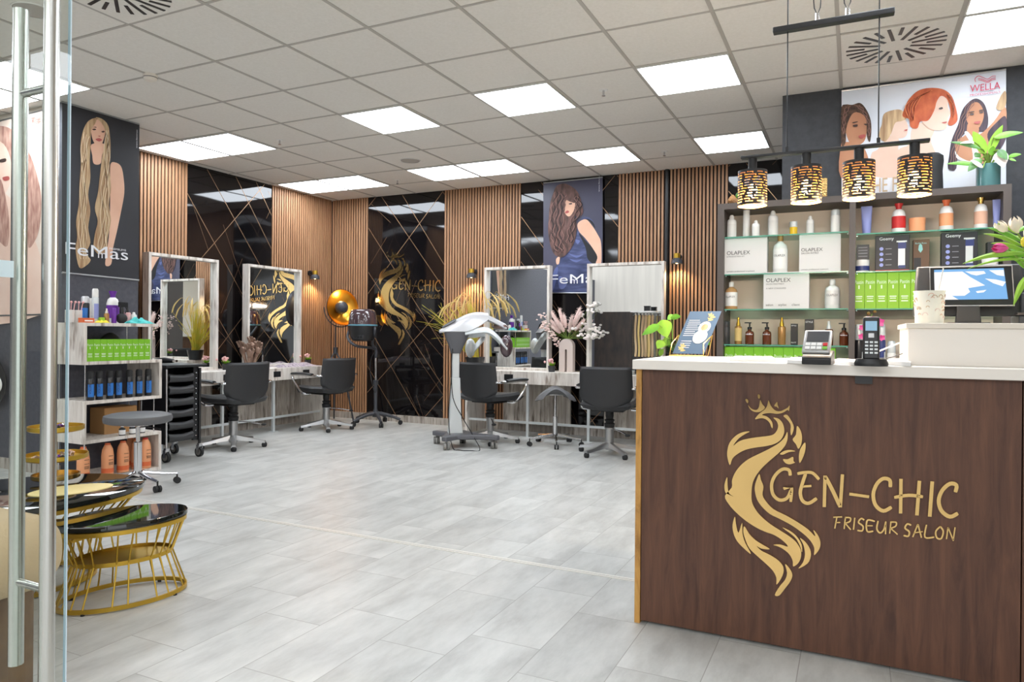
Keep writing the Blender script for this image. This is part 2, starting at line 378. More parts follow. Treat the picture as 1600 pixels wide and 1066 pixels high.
def marble(name, label, a, b, axis, seed, main=()):
    rt = thing(name, label, 'marble panel', ((a+b)/2, 7.70, 0) if axis == 'x' else (-6.47, (a+b)/2, 0), 0, 'black marble wall panels')
    w = b-a; bd = MB(); vn = MB()
    if axis == 'x': bd.bb(-w/2, w/2, -.004, .028, .085, H)
    else: bd.bb(-.028, .004, -w/2, w/2, .085, H)
    def T(u, z, d): return (u, -.0045-d, z) if axis == 'x' else (.0045+d, u, z)
    rnd = random.Random(seed)
    def line(u0, z0, u1, z1, wd):
        # clip to panel
        t0, t1 = 0, 1; du, dz = u1-u0, z1-z0
        for pq in ((-du, u0+w/2), (du, w/2-u0), (-dz, z0-.09), (dz, H-.01-z0)):
            p_, q_ = pq
            if abs(p_) < 1e-9: continue
            r = q_/p_
            if p_ < 0: t0 = max(t0, r)
            else: t1 = min(t1, r)
        if t0 >= t1: return
        a_ = Vector((u0+du*t0, z0+dz*t0)); b_ = Vector((u0+du*t1, z0+dz*t1)); t = (b_-a_).normalized(); n = Vector((-t.y, t.x))*wd/2
        q = [a_-n, b_-n, b_+n, a_+n]; vn.prism([T(v_.x, v_.y, 0) for v_ in q], Vector(T(0, 0, .0008))-Vector(T(0, 0, 0)))
    for l in main: line(*l)
    sp = .62
    for k in range(-4, 9):
        z = k*sp+rnd.uniform(-.08, .08); line(-w/2-.5, z+1.55*(.9), w/2+.5, z+1.55*.9-(w+1)*rnd.uniform(1.25, 1.45), .0065)
        if k % 2: z += .2; line(-w/2-.5, z-.9, w/2+.5, z-.9+(w+1)*rnd.uniform(.95, 1.12), .0065)
    for k in range(16):
        u = rnd.uniform(-w/2, w/2); z = rnd.uniform(0, H); ln = rnd.uniform(.3, 1.1); s = rnd.choice([-1, -1, 1]); an = rnd.uniform(.7, 1.2)
        line(u, z, u+ln*cos(an), z+s*ln*sin(an), .0022)
    bd.build('slab', 'marble_black', rt, smooth=False); vn.build('gold_veins', 'vein_gold', rt, smooth=False)
    return rt
marble('marble_panel', 'black marble wall panel with gold lines behind the two left mirrors', 5.35, 6.573, 'y', 3)
marble('marble_panel', 'black marble wall panel carrying the gold salon logo', -5.85, -4.67, 'x', 8)
marble('marble_panel', 'black marble wall panel with gold lines behind the curly brunette poster', -3.6, -2.4, 'x', 5)
marble('marble_panel', 'black marble wall panel showing above the left end of the product shelf', -1.2, -.5, 'x', 12)

# ---- ceiling fittings
def ceil_light(i, j, proto=[None], label=None):
    lab = label or 'square white ceiling light panel'
    c = (GX+(i+.5)*GS, GY+(j+.5)*GS, H-.012)
    if proto[0] is None:
        t = thing('ceiling_light', lab, 'ceiling light', c, 0, 'square ceiling light panels'); q = .3
        f = MB()
        for a, b, cc, d in ((-q, q, -q, -q+.008), (-q, q, q-.008, q), (-q, -q+.008, -q, q), (q-.008, q, -q, q)): f.bb(a, b, cc, d, 0, .012)
        f.build('frame', 'white', t, smooth=False); MB().bb(-q+.008, q-.008, -q+.008, q-.008, .002, .010).build('diffuser', 'panel_light', t, smooth=False)
        proto[0] = t; return t
    t = copy_tree(proto[0]); t.location = c; t['label'] = lab; return t
LIGHTS = [(-5, 2, 'ceiling light panel nearest the left wall, right of the blonde hair poster'), (-4, 2, 'ceiling light panel touching the right side of the one nearest the left wall'),
 (-1, 2, 'ceiling light panel left of centre, first of the three single ones in the middle row'), (1, 2, 'ceiling light panel in the middle of the ceiling, right of the one left of centre'),
 (3, 2, 'largest whole ceiling light panel, between the room centre and the pendant lamp'), (-5, 5, 'small ceiling light panel in the far left corner, left half of its pair'),
 (-4, 5, 'small ceiling light panel in the far left corner, right half of its pair'), (-2, 5, 'far ceiling light panel near the round speaker grille, left half of its pair'),
 (-1, 5, 'far ceiling light panel near the round speaker grille, right half of its pair'), (1, 5, 'far single ceiling light panel above the curly brunette poster'),
 (3, 5, 'far ceiling light panel just left of the pendant lamp bar'), (6, 2, 'ceiling light panel at the right edge above the four portraits poster'),
 (6, 1, 'ceiling light panel cut off by the top right corner of the photo'), (-4, -1, 'ceiling light panel behind the door handles, right one of two'), (-5, -1, 'ceiling light panel behind the door handles, left one at the edge')]
for i, j, l in LIGHTS: ceil_light(i, j, label=l)
for i, j in ((3, -1), (5, -1), (7, -1), (-4, -3), (-3, -6), (1, -6), (4, -6)):  # unseen panels added to brighten shelf, counter and posters from the front
    ceil_light(i, j, label='unseen ceiling light panel added on the shop front side as fill light')
def vent(i, j, lab):
    t = thing('ceiling_vent', lab, 'air vent', (GX+(i+.5)*GS, GY+(j+.5)*GS, H-.006), 0, 'round swirl air vents')
    MB().bb(-.3, .3, -.3, .3, 0, .006).build('plate', 'ceiling_tile', t)
    s = MB()
    for k in range(24):
        a = 2*pi*k/24+.1; r0, r1 = (.09, .275) if k % 2 else (.17, .275)
        s.box((cos(a)*(r0+r1)/2+.0, sin(a)*(r0+r1)/2, -.001), (r1-r0, .019, .004), a)
    s.build('slots', 'plastic_black', t)
vent(5, 2, 'swirl slot ceiling vent behind the pendant lamp cables'); vent(-1, -2, 'swirl slot ceiling vent cut off by the top edge left of centre')
p = P(235, 121, z=H-.02); t = thing('smoke_detector', 'round white smoke detector on the ceiling above the blonde poster', 'smoke detector', (p.x, p.y, H))
MB().lathe([(0, -.045), (.035, -.045), (.045, -.03), (.047, -.0), (0, 0)]).build('body', 'cream', t); MB().lathe([(.0465, -.026), (.0475, -.026), (.0475, -.022), (.0465, -.022)]).build('slot', 'plastic_black', t)
for px, py, lab in ((437, 222, 'ceiling sprinkler near the pair of light panels on the left'), (621, 284, 'ceiling sprinkler between the two far pairs of light panels'), (943, 145, 'ceiling sprinkler left of the largest light panel'), (1038, 240, 'ceiling sprinkler above the black pipe')):
    p = P(px, py, z=H-.02); t = thing('sprinkler', lab, 'sprinkler', (p.x, p.y, H), 0, 'ceiling sprinklers')
    MB().lathe([(0, -.004), (.03, -.004), (.034, 0)]).build('rosette', 'white', t)
    MB().cyl((0, 0, 0), (0, 0, -.04), .008).lathe([(0, -.044), (.014, -.044), (.014, -.04), (0, -.04)]).build('head', 'chrome', t)
for px, py, lab in ((641, 251, 'round grey speaker grille in the far ceiling'), (52, 16, 'round grey speaker grille in the ceiling behind the door handle')):
    p = P(px, py, z=H); t = thing('ceiling_speaker', lab, 'speaker', (p.x, p.y, H-.004)); MB().lathe([(0, 0), (.095, 0), (.1, .004)], n=28).build('grille', 'ceiling_grid', t); MB().lathe([(.1, -.001), (.107, -.001), (.108, .004)], n=28).build('ring', 'white', t)

# ---- logo tracing (photo pixel crops), reused on the marble wall
def cA(l): return [(1120+x/6.661, 610+y/6.661) for x, y in l]
def cB(l): return [(1120+x/6.272, 770+y/6.272) for x, y in l]
def cC(l): return [(1190+x/5, 710+y/5) for x, y in l]
LION = [
 cA([(300, 95), (318, 90), (330, 108), (328, 130), (318, 132), (305, 112)]), cA([(328, 152), (358, 186), (400, 204), (428, 194), (443, 160), (454, 100), (476, 142), (503, 176), (480, 206), (440, 226), (390, 222), (350, 196)]),
 cA([(428, 45), (446, 42), (453, 66), (446, 88), (430, 76)]),
 cA([(400, 300), (440, 245), (498, 200), (525, 160), (540, 103), (560, 150), (590, 192), (625, 214), (670, 214), (712, 194), (738, 180), (760, 155), (752, 215), (736, 204), (690, 232), (630, 244), (560, 236), (500, 242), (474, 256), (520, 270), (560, 303), (582, 345), (583, 393), (570, 383), (550, 335), (510, 300), (460, 289)]),
 cA([(598, 162), (628, 120), (636, 150), (646, 188), (624, 170)]),
 cA([(590, 284), (640, 292), (680, 330), (702, 390), (700, 450), (670, 510), (610, 553), (520, 578), (400, 595), (300, 618), (220, 660), (165, 710), (140, 778), (118, 720), (110, 650), (125, 570), (160, 510), (220, 457), (290, 430), (346, 428), (300, 452), (240, 492), (200, 535), (175, 575), (230, 532), (300, 507), (420, 487), (530, 474), (590, 458), (625, 420), (640, 370), (625, 322)]),
 cA([(735, 430), (738, 500), (715, 570), (665, 632), (600, 690), (520, 760), (450, 832), (400, 905), (372, 980)])+cB([(342, 20), (348, 90), (378, 155), (430, 222), (520, 300), (620, 365), (710, 422), (780, 482), (824, 560), (825, 630), (800, 685), (750, 720), (745, 665), (712, 600), (650, 548), (600, 523), (555, 508), (620, 503), (700, 525), (640, 460), (560, 410), (490, 385), (400, 345), (290, 275), (190, 190), (120, 110), (82, 30)])+cA([(157, 1010), (160, 940), (187, 865), (245, 785), (330, 715), (450, 655), (560, 600), (650, 545), (705, 490)]),
 cA([(445, 868), (462, 930), (488, 1000)])+cB([(450, 20), (490, 90), (560, 160), (680, 220), (800, 290), (900, 360), (966, 425), (946, 362), (990, 410), (1016, 480), (1005, 550), (955, 608), (956, 540), (920, 470), (850, 400), (740, 320), (620, 255), (520, 205), (440, 130), (395, 60)])+cA([(398, 1040), (402, 975), (420, 920)]),
 cA([(110, 900), (115, 980)])+cB([(120, 0), (166, 35), (120, 15)])+cA([(92, 1060), (82, 985)]),
 cB([(180, 230), (190, 300), (215, 390), (250, 290), (255, 400), (282, 490), (338, 597), (270, 545), (200, 470), (165, 390), (157, 310)]),
 cB([(272, 325), (320, 400), (380, 460), (450, 505), (522, 550), (440, 545), (392, 518), (440, 565), (530, 610), (610, 665), (655, 730), (645, 810), (588, 897), (585, 830), (550, 760), (480, 690), (390, 610), (320, 540), (280, 450), (262, 380)]),
 cB([(670, 695), (715, 740), (742, 800), (725, 860), (670, 935), (612, 1004), (570, 996), (620, 910), (670, 850), (690, 780)]),
 cB([(645, 340), (700, 360), (760, 400), (810, 460), (836, 520), (835, 582), (812, 510), (762, 430)]),
 cB([(815, 440), (870, 480), (915, 550), (922, 620), (890, 690), (800, 740), (845, 680), (865, 600), (850, 510)]),
 cA([(695, 265), (735, 255), (780, 320), (803, 380), (795, 430), (775, 468), (768, 420), (770, 360), (740, 310)]),
 cA([(835, 370), (870, 410), (888, 480), (880, 560), (850, 608), (825, 560), (790, 510), (825, 460)]),
 cA([(918, 540), (925, 600), (905, 680), (865, 755), (855, 690), (870, 610)]), cA([(658, 660), (700, 630), (760, 618), (820, 632), (750, 642), (690, 668)]), cA([(690, 715), (740, 715), (795, 690), (800, 735), (815, 750), (760, 768), (715, 755)])]
L1 = [([(225, 165), (215, 122), (165, 115), (110, 160), (80, 230), (90, 310), (140, 355), (200, 340), (232, 275)], 26), ([(172, 268), (205, 255), (236, 258), (228, 370)], 24),
 ([(280, 150), (340, 140), (400, 145), (450, 195)], 24), ([(345, 150), (318, 230), (303, 300), (322, 362), (370, 380), (432, 342)], 27), ([(325, 250), (390, 245)], 22),
 ([(490, 410), (496, 165)], 33), ([(496, 168), (555, 280), (615, 410)], 30), ([(615, 412), (632, 155)], 33), ([(685, 308), (840, 330)], 28),
 ([(1005, 255), (1000, 200), (950, 188), (900, 230), (872, 310), (890, 395), (950, 440), (1015, 410)], 29),
 ([(1088, 190), (1085, 460)], 34), ([(1035, 335), (1150, 318), (1260, 330)], 26), ([(1232, 205), (1212, 475)], 36), ([(1332, 210), (1312, 485)], 37),
 ([(1512, 295), (1520, 240), (1470, 228), (1410, 280), (1382, 360), (1405, 440), (1470, 485), (1532, 458)], 31)]
L2 = [([(560, 490), (630, 487)], 13), ([(588, 490), (572, 578)], 13), ([(580, 532), (615, 530)], 11), ([(655, 487), (645, 582)], 13), ([(650, 492), (692, 495), (690, 522), (652, 538)], 12), ([(655, 538), (697, 588)], 13), ([(728, 493), (718, 588)], 14),
 ([(802, 512), (778, 500), (757, 530), (792, 560), (785, 595), (748, 592)], 13), ([(885, 522), (830, 512), (818, 558), (828, 602), (872, 598)], 13), ([(822, 556), (868, 556)], 11), ([(910, 518), (900, 580), (925, 612), (955, 585), (970, 522)], 13), ([(970, 522), (968, 622)], 13),
 ([(1010, 522), (1000, 618)], 13), ([(1003, 528), (1050, 530), (1046, 560), (1005, 577)], 12), ([(1008, 577), (1062, 624)], 13), ([(1168, 552), (1137, 543), (1120, 575), (1152, 602), (1145, 637), (1108, 632)], 14),
 ([(1180, 645), (1220, 543)], 14), ([(1220, 543), (1248, 650)], 14), ([(1188, 612), (1258, 602)], 11), ([(1287, 548), (1275, 645), (1348, 645)], 13), ([(1395, 562), (1360, 600), (1368, 650), (1402, 655), (1418, 600), (1395, 562)], 13), ([(1443, 660), (1455, 568)], 13), ([(1455, 568), (1495, 668)], 13), ([(1495, 675), (1510, 568)], 13)]
def plane_pts(l, Y): return [P(a, b, y=Y) for a, b in l]
LY = 2.797

# ================================================================= reception counter
cnt = thing('reception_counter', 'dark wood reception counter with white top and gold salon logo', 'reception counter', (-.1, 3.1, 0))
def W2(mb, o): mb.M = Matrix.Translation(-Vector(o.location)) @ mb.M; return mb      # world coordinates into a thing's own
def wmb(o): m = MB(); m.M = (Matrix.Translation(o.location) @ Matrix.Rotation(o.rotation_euler.z, 4, 'Z')).inverted(); return m
wmb(cnt).bb(-.766, .493, 2.80, 2.825, .012, 1.021).build('front_panel', 'counter_wood', cnt)
wmb(cnt).bb(.497, 1.5, 2.80, 2.825, .012, 1.021).build('front_panel', 'counter_wood', cnt)
wmb(cnt).bb(-.79, -.768, 2.795, 2.83, 0, 1.021).build('corner_strip', 'gold_oak', cnt)
wmb(cnt).bb(-.79, -.768, 2.83, 3.42, 0, 1.021).build('side_panel', 'grey_paint', cnt)
wmb(cnt).bb(-.80, 1.55, 2.77, 3.45, 1.021, 1.059).build('worktop', 'counter_top', cnt, bev=.003)
wmb(cnt).bb(-.76, 1.5, 3.0, 3.02, .0, .1).bb(-.76, 1.5, 3.36, 3.38, 0, 1.02).build('back_panel', 'counter_wood', cnt)
a = P(1336, 588, y=2.80); wmb(cnt).bb(a.x, a.x+.055, 2.785, 2.80, .993, 1.021).build('lock_plate', 'plastic_dark', cnt)
bx = wmb(cnt); bx.bb(.172, 1.5, 2.87, 2.9, 1.059, 1.19).bb(.172, .2, 2.9, 3.4, 1.059, 1.19).build('raised_front', 'counter_top', cnt, bev=.002)
wmb(cnt).bb(.165, 1.5, 2.86, 3.42, 1.19, 1.208).build('raised_top', 'cream', cnt, bev=.002)
s = wmb(cnt)
for poly in LION: s.prism([Vector((p_.x, p_.y, p_.z)) for p_ in crom([Vector((a_, 0, b_)) for a_, b_ in [(q.x, q.z) for q in plane_pts(poly, 2.797)]], 3)] and [Vector((q.x, 2.797, q.z)) for q in crom(plane_pts(poly, 2.797), 3)], (0, -.006, 0))
s.build('lion_emblem', 'gold_sign', cnt, smooth=False)
def letters(mb, strokes, Y, th, fn):
    for pts, wd in strokes:
        poly = stroke(cC(pts), wd/5, 4); mb.prism([fn(q[0], q[1]) for q in poly], (0, -th, 0))
s = wmb(cnt); letters(s, L1, 2.797, .006, lambda a_, b_: P(a_, b_, y=2.797)); letters(s, L2, 2.797, .005, lambda a_, b_: P(a_, b_, y=2.797)); s.build('lettering', 'gold_sign', cnt, smooth=False)
# same logo in gold foil on the marble wall
sg = thing('wall_logo', 'gold lion emblem and salon name on black marble behind the hood dryer', 'sign', (-5.2, 7.69, 1.0))
def wl(q): q = P(q[0], q[1], y=2.797); return Vector((-5.686+(q.x+.442)*1.78, 7.692, 1.008+(q.z-.204)*1.69))
s = wmb(sg)
for poly in LION: s.prism([wl(q) for q in poly], (0, -.003, 0))
s.build('lion_emblem', 'gold_sign', sg, smooth=False)
def wt(a_, b_): return P(612+(a_-1205)*(77/295), 437+(b_-735-(a_-1205)*.055)*(31/97), y=7.69)
s = wmb(sg); letters(s, L1, 7.69, .003, wt); letters(s, L2, 7.69, .003, wt); s.build('lettering', 'gold_sign', sg, smooth=False)

# ================================================================= posters
def poster(name, label, corners, layers, mats, extra=None, th=.004, bar=True):
    """corners: four world points (tl, tr, br, bl); layers: (material index, polygon world points)"""
    c = sum((Vector(q) for q in corners), Vector())/4; t = thing(name, label, 'poster', c)
    n = (corners[1]-corners[0]).cross(corners[3]-corners[0]).normalized()
    if n.dot(CAM-c) < 0: n = -n
    b = wmb(t); b.prism([q for q in corners], -n*th); b.build('sheet', mats[0], t, smooth=False)
    pr = wmb(t)
    for k, (mi, poly) in enumerate(layers):
        pr.k = mi-1; pr.flat([q+n*(.0006+.0006*k) for q in poly])
    if extra: extra(pr, n, len(layers))
    pr.build('print', mats[1:], t, smooth=False)
    if bar:
        for q_ in ((0, 1), (3, 2)): wmb(t).tube([corners[q_[0]]-n*.002, corners[q_[1]]-n*.002], .008, 8).build('hanging_rail', 'alu', t)
    return t
def hairmat(name, a, b, sc=(30, 30, 3)): return mat(name, a, .6, noise=b, scale=1.4, stretch=sc)
mat('skin', (214, 166, 140), .7, noise=(228, 184, 158), scale=3); mat('skin_tan', (176, 122, 92), .7, noise=(196, 144, 112), scale=3); mat('skin_fair', (232, 206, 190), .7, noise=(222, 188, 168), scale=3)
hairmat('hair_blonde', (206, 178, 138), (150, 112, 78)); hairmat('hair_brown', (52, 34, 30), (118, 84, 76), (14, 14, 7)); hairmat('hair_red', (176, 74, 40), (206, 106, 60), (16, 16, 9)); hairmat('hair_dark', (44, 34, 44), (80, 62, 74)); hairmat('hair_blond2', (216, 188, 146), (160, 126, 94)); hairmat('hair_curly', (44, 30, 26), (104, 76, 58), (26, 26, 26))
mat('poster_black', (34, 34, 38), .45, noise=(42, 42, 48), scale=1.5); mat('poster_navy', (58, 58, 78), .4, noise=(76, 74, 92), scale=1); mat('dress_navy', (42, 50, 84), .35, noise=(84, 92, 132), scale=5, stretch=(1, 1, 5)); mat('dress_black', (24, 24, 28), .5)
mat('ink_white', (232, 232, 236), .5); mat('ink_grey', (150, 150, 156), .5); mat('ink_red', (196, 38, 78), .5); mat('lips', (176, 84, 80), .5); mat('eye_ink', (66, 48, 44), .5); mat('poster_sky', (214, 222, 234), .5, noise=(226, 228, 234), scale=1); mat('ink_tan', (186, 160, 128), .6); mat('poster_peach', (236, 218, 206), .5, noise=(226, 202, 188), scale=1.2); mat('ink_pale_red', (232, 128, 122), .6)
mat('hair_rose', (150, 100, 90), .6, noise=(206, 164, 148), scale=1.6, stretch=(20, 20, 5)); mat('cheek', (238, 208, 192), .7, noise=(230, 190, 172), scale=3)
rs = random.Random(21)
def strands(mi, fn, lines, w=5, amp=5, freq=5):
    out = []
    for l_ in lines:
        p_ = crom([Vector((x, y)) for x, y in l_], 6, False); n_ = len(p_); ph = rs.uniform(0, 6)
        q_ = [(v_.x+amp*math.sin(freq*2*pi*i/n_+ph), v_.y) for i, v_ in enumerate(p_)]; out.append((mi, [fn(a, b) for a, b in stroke(q_, w, 1, False)]))
    return out
mat('strand_pale', (232, 210, 176), .6); mat('strand_tan', (150, 112, 80), .6); mat('strand_brown', (132, 96, 88), .6); mat('strand_black', (34, 22, 22), .6); mat('strand_red', (216, 122, 74), .6); mat('strand_rust', (128, 46, 26), .6)
# 1: blonde poster on the left wall
X1 = -5.618
def a1(l): return crom([P(95+x/3.877, 165+y/3.877, x=X1) for x, y in l], 4)
lay = [(1, a1([(185, 235), (268, 235), (250, 300), (240, 352), (200, 352), (190, 300)])), (1, a1([(300, 358), (330, 345), (365, 370), (380, 440), (384, 530), (365, 640), (340, 760), (315, 870), (305, 960), (270, 968), (275, 900), (290, 800), (296, 700), (298, 600), (300, 480)])),
 (1, a1([(182, 130), (212, 85), (252, 95), (270, 140), (264, 190), (240, 246), (215, 243), (190, 200)])),
 (2, a1([(210, 75), (165, 95), (135, 150), (118, 240), (120, 350), (112, 480), (108, 600), (92, 700), (98, 800), (88, 870), (110, 980), (150, 972), (180, 935), (152, 895), (178, 830), (165, 740), (178, 640), (165, 540), (178, 440), (175, 330), (180, 230), (183, 150), (212, 100)])),
 (2, a1([(210, 72), (250, 82), (285, 120), (297, 190), (300, 280), (293, 380), (303, 500), (290, 600), (302, 700), (282, 800), (275, 880), (230, 902), (198, 860), (205, 780), (222, 700), (205, 620), (225, 520), (238, 400), (252, 300), (266, 230), (270, 160), (245, 105)])),
 (3, a1([(208, 205), (230, 198), (248, 208), (230, 218)])), (4, a1([(188, 143), (205, 140), (212, 147), (198, 150)])), (4, a1([(243, 158), (258, 153), (264, 160), (252, 164)])), (4, a1([(186, 133), (208, 129), (214, 135), (200, 133)])), (3, a1([(222, 185), (236, 183), (234, 189)]))]
def ex1(pr, n, k):
    f1 = lambda x, y: P(95+x/3.877, 165+y/3.877, x=X1)+n*.0082
    for mi, pl_ in strands(5, f1, [[(140+d_, 160+abs(d_)), (128+d_*.6, 350), (125+d_*.8, 600), (118+d_, 800), (130+d_, 930)] for d_ in (-12, 2, 16, 28)]+[[(275+d_*.4, 150), (270+d_*.7, 350), (255+d_, 560), (255+d_, 720), (240+d_, 870)] for d_ in (-16, 0, 14, 26)], 3.5, 6, 4): pr.k = mi; pr.flat(pl_)
    for mi, pl_ in strands(6, f1, [[(150+d_, 200), (140+d_*.6, 380), (135+d_*.8, 600), (128+d_, 800), (140+d_, 900)] for d_ in (-16, 14)]+[[(282+d_*.4, 200), (275+d_*.7, 380), (262+d_, 560), (262+d_, 720), (246+d_, 850)] for d_ in (-14, 14)], 3, 6, 4): pr.k = mi; pr.flat(pl_)
    pr.k = 4
    text_mb(pr, 'FeMas', P(101, 397, x=X1)+n*.009, (0, 1, 0), (0, 0, 1), (P(199, 405, x=X1)-P(101, 397, x=X1)).length, .095, 0); text_mb(pr, 'm', P(152, 403, x=X1)+n*.0095, (0, 1, 0), (0, 0, 1), .07, .045, 0)
    text_mb(pr, 'PREMIUMS', P(170, 390, x=X1)+n*.009, (0, 1, 0), (0, 0, 1), .15, .016, 0)
    text_mb(pr, 'www.femmas', P(213.5, 232, x=X1)+n*.009, (0, 0, 1), (0, -1, 0), .16, .012, 0)
poster('poster', 'black wall poster of a woman with floor-length wavy blonde hair', [P(97, 159, x=X1), P(217.5, 194, x=X1), P(217, 438, x=X1), P(97, 426, x=X1)], lay, ['poster_black', 'skin', 'hair_blonde', 'lips', 'eye_ink', 'ink_white', 'strand_pale', 'strand_tan'], ex1)
# 2: brunette poster on the back wall
Y2 = 7.655
def a2(l): return crom([P(840+x/5.61, 280+y/5.61, y=Y2) for x, y in l], 4)
mat('dress_sheen', (96, 106, 156), .4)
lay = [(3, a2([(400, 330), (470, 350), (505, 420), (440, 350), (365, 395), (370, 470), (420, 530), (520, 640), (500, 740), (470, 800), (470, 985), (100, 985), (120, 900), (150, 800), (200, 700), (300, 600), (340, 500), (360, 400)])),
 (6, a2([(360, 400), (420, 350), (480, 370), (505, 430), (440, 360), (375, 410)])), (6, a2([(360, 470), (440, 560), (525, 640), (500, 740), (440, 700), (420, 600)])),
 (8, a2([(150, 790), (180, 780), (160, 900), (130, 980), (120, 900)])), (8, a2([(330, 530), (372, 540), (350, 570)])), (8, a2([(270, 650), (340, 670), (400, 660), (340, 690)])), (8, a2([(280, 700), (350, 712), (390, 700), (340, 730)])), (8, a2([(190, 850), (260, 900), (230, 960), (190, 950)])),
 (1, a2([(350, 400), (380, 365), (430, 355), (480, 410), (530, 490), (557, 560), (558, 740), (512, 740), (525, 680), (480, 600), (420, 520), (365, 460)])), (1, a2([(240, 300), (290, 310), (285, 380), (265, 400), (240, 340)])), (1, a2([(165, 700), (195, 680), (190, 740), (168, 745)])),
 (2, a2([(170, 60), (230, 40), (290, 60), (350, 110), (385, 200), (400, 290), (370, 330), (330, 330), (345, 400), (330, 520), (300, 600), (230, 680), (160, 670), (120, 600), (95, 470), (100, 330), (110, 220), (140, 120)])),
 (1, a2([(215, 150), (280, 130), (328, 180), (325, 260), (290, 322), (255, 318), (225, 250)])), (2, a2([(150, 120), (240, 80), (320, 120), (332, 205), (290, 200), (250, 190), (238, 290), (205, 330), (170, 220)])), (4, a2([(245, 287), (268, 276), (278, 292), (250, 302)])), (5, a2([(276, 216), (300, 210), (305, 220), (284, 224)]))]
def ex2(pr, n, k):
    f2 = lambda x, y: P(840+x/5.61, 280+y/5.61, y=Y2)+n*.0132
    for c_, mi_ in ((8, 'l'), (9, 'd')):
        for mi, pl_ in strands(c_, f2, [[(170+d_*.8, 110+abs(d_)*.3), (140+d_, 250), (125+d_, 420), (150+d_*.8, 560), (180+d_*.5, 640)] for d_ in ((-10, 24, 60, 96) if c_ == 8 else (6, 42, 78))]+[[(340+d_*.5, 150), (360+d_, 250), (300+d_, 420), (280+d_, 560)] for d_ in ((-20, 15) if c_ == 8 else (0, 28))], 7, 11, 5): pr.k = mi; pr.flat(pl_)
    pr.k = 6; A = P(861, 444, y=Y2)
    text_mb(pr, 'FeMas', A+n*.0145, (1, 0, 0), (0, 0, 1), .62, .105, 0); text_mb(pr, 'm', P(892.5, 443.5, y=Y2)+n*.015, (1, 0, 0), (0, 0, 1), .085, .05, 0)
    text_mb(pr, 'www.femmas', P(937.5, 300, y=Y2)+n*.014, (0, 0, 1), (-1, 0, 0), .2, .014, 0)
poster('poster', 'navy wall poster of a curly brunette in a dark blue dress', [P(849, 286, y=Y2), P(941.5, 277, y=Y2), P(941.5, 458, y=Y2), P(849, 458, y=Y2)], lay, ['poster_navy', 'skin', 'hair_brown', 'dress_navy', 'lips', 'eye_ink', 'dress_black', 'ink_white', 'dress_sheen', 'strand_brown', 'strand_black'], ex2)
# 3: four portraits on the pillar
Y3 = 5.655
def a3(l): return crom([P(1310+x/5.078, 100+y/5.078, y=Y3) for x, y in l], 4)
lay = [(3, a3([(470, 690), (560, 640), (575, 540), (600, 490), (700, 460), (760, 530), (735, 600), (760, 680), (820, 820), (700, 890), (560, 900), (430, 900)])),
 (3, a3([(380, 600), (430, 560), (480, 600), (480, 690), (560, 760), (600, 880), (270, 890), (260, 720), (310, 680)])), (4, a3([(20, 650), (60, 620), (180, 640), (240, 760), (240, 900), (20, 900)])),
 (2, a3([(60, 420), (120, 385), (200, 400), (228, 480), (212, 600), (160, 642), (90, 625), (55, 520)])), (7, a3([(25, 345), (60, 322), (110, 325), (170, 310), (215, 352), (252, 430), (262, 520), (250, 620), (225, 570), (222, 450), (190, 400), (130, 385), (90, 430), (62, 520), (58, 620), (28, 650), (20, 500)])),
 (3, a3([(430, 460), (520, 440), (548, 480), (552, 520), (535, 575), (480, 592), (415, 560)])), (6, a3([(345, 480), (360, 400), (430, 368), (500, 368), (540, 430), (500, 455), (450, 470), (415, 560), (370, 617), (325, 585), (330, 520)])),
 (3, a3([(700, 350), (790, 250), (845, 245), (870, 290), (868, 340), (888, 395), (868, 430), (866, 470), (848, 518), (770, 530), (700, 500), (660, 440)])),
 (5, a3([(508, 400), (530, 340), (560, 280), (630, 215), (720, 192), (820, 200), (885, 240), (920, 310), (946, 440), (900, 490), (868, 475), (890, 400), (866, 290), (815, 255), (780, 300), (760, 370), (712, 450), (650, 458), (625, 512), (572, 500), (560, 440), (518, 425)])),
 (8, a3([(1000, 340), (1060, 285), (1110, 280), (1160, 325), (1188, 430), (1175, 520), (1120, 540), (1020, 540), (950, 640), (935, 830), (870, 830), (880, 720), (900, 600), (950, 480), (970, 400)])),
 (4, a3([(1030, 470), (1110, 500), (1120, 560), (1230, 460), (1320, 340), (1326, 480), (1250, 640), (1180, 780), (1080, 800), (960, 740), (925, 660), (950, 600), (1010, 560)])),
 (4, a3([(1018, 400), (1060, 318), (1110, 310), (1148, 370), (1148, 440), (1110, 512), (1060, 500), (1020, 460)])), (9, a3([(1000, 550), (1030, 545), (1090, 640), (1110, 790), (950, 760), (925, 690), (960, 740), (1060, 770), (1050, 640)])), (8, a3([(1180, 560), (1250, 470), (1326, 420), (1326, 600), (1240, 720), (1210, 660)])), (6, a3([(1250, 350), (1290, 250), (1326, 220), (1326, 330), (1290, 370)])),
 (10, a3([(795, 355), (820, 345), (828, 358), (805, 365)])), (11, a3([(820, 468), (858, 460), (850, 474)])), (10, a3([(115, 490), (150, 482), (150, 500), (125, 502)])), (10, a3([(200, 480), (225, 478), (222, 492)])), (11, a3([(160, 575), (205, 562), (212, 580), (180, 596)])), (10, a3([(1040, 400), (1070, 395), (1070, 408), (1048, 410)])), (10, a3([(1118, 385), (1145, 380), (1144, 393), (1122, 396)])), (11, a3([(1075, 465), (1125, 458), (1110, 478), (1085, 478)])), (11, a3([(520, 530), (545, 522), (540, 536)])), (10, a3([(110, 468), (150, 460), (152, 466), (120, 474)])), (10, a3([(1035, 385), (1072, 380), (1074, 386), (1045, 390)])), (10, a3([(1115, 372), (1148, 365), (1148, 372), (1118, 379)]))]
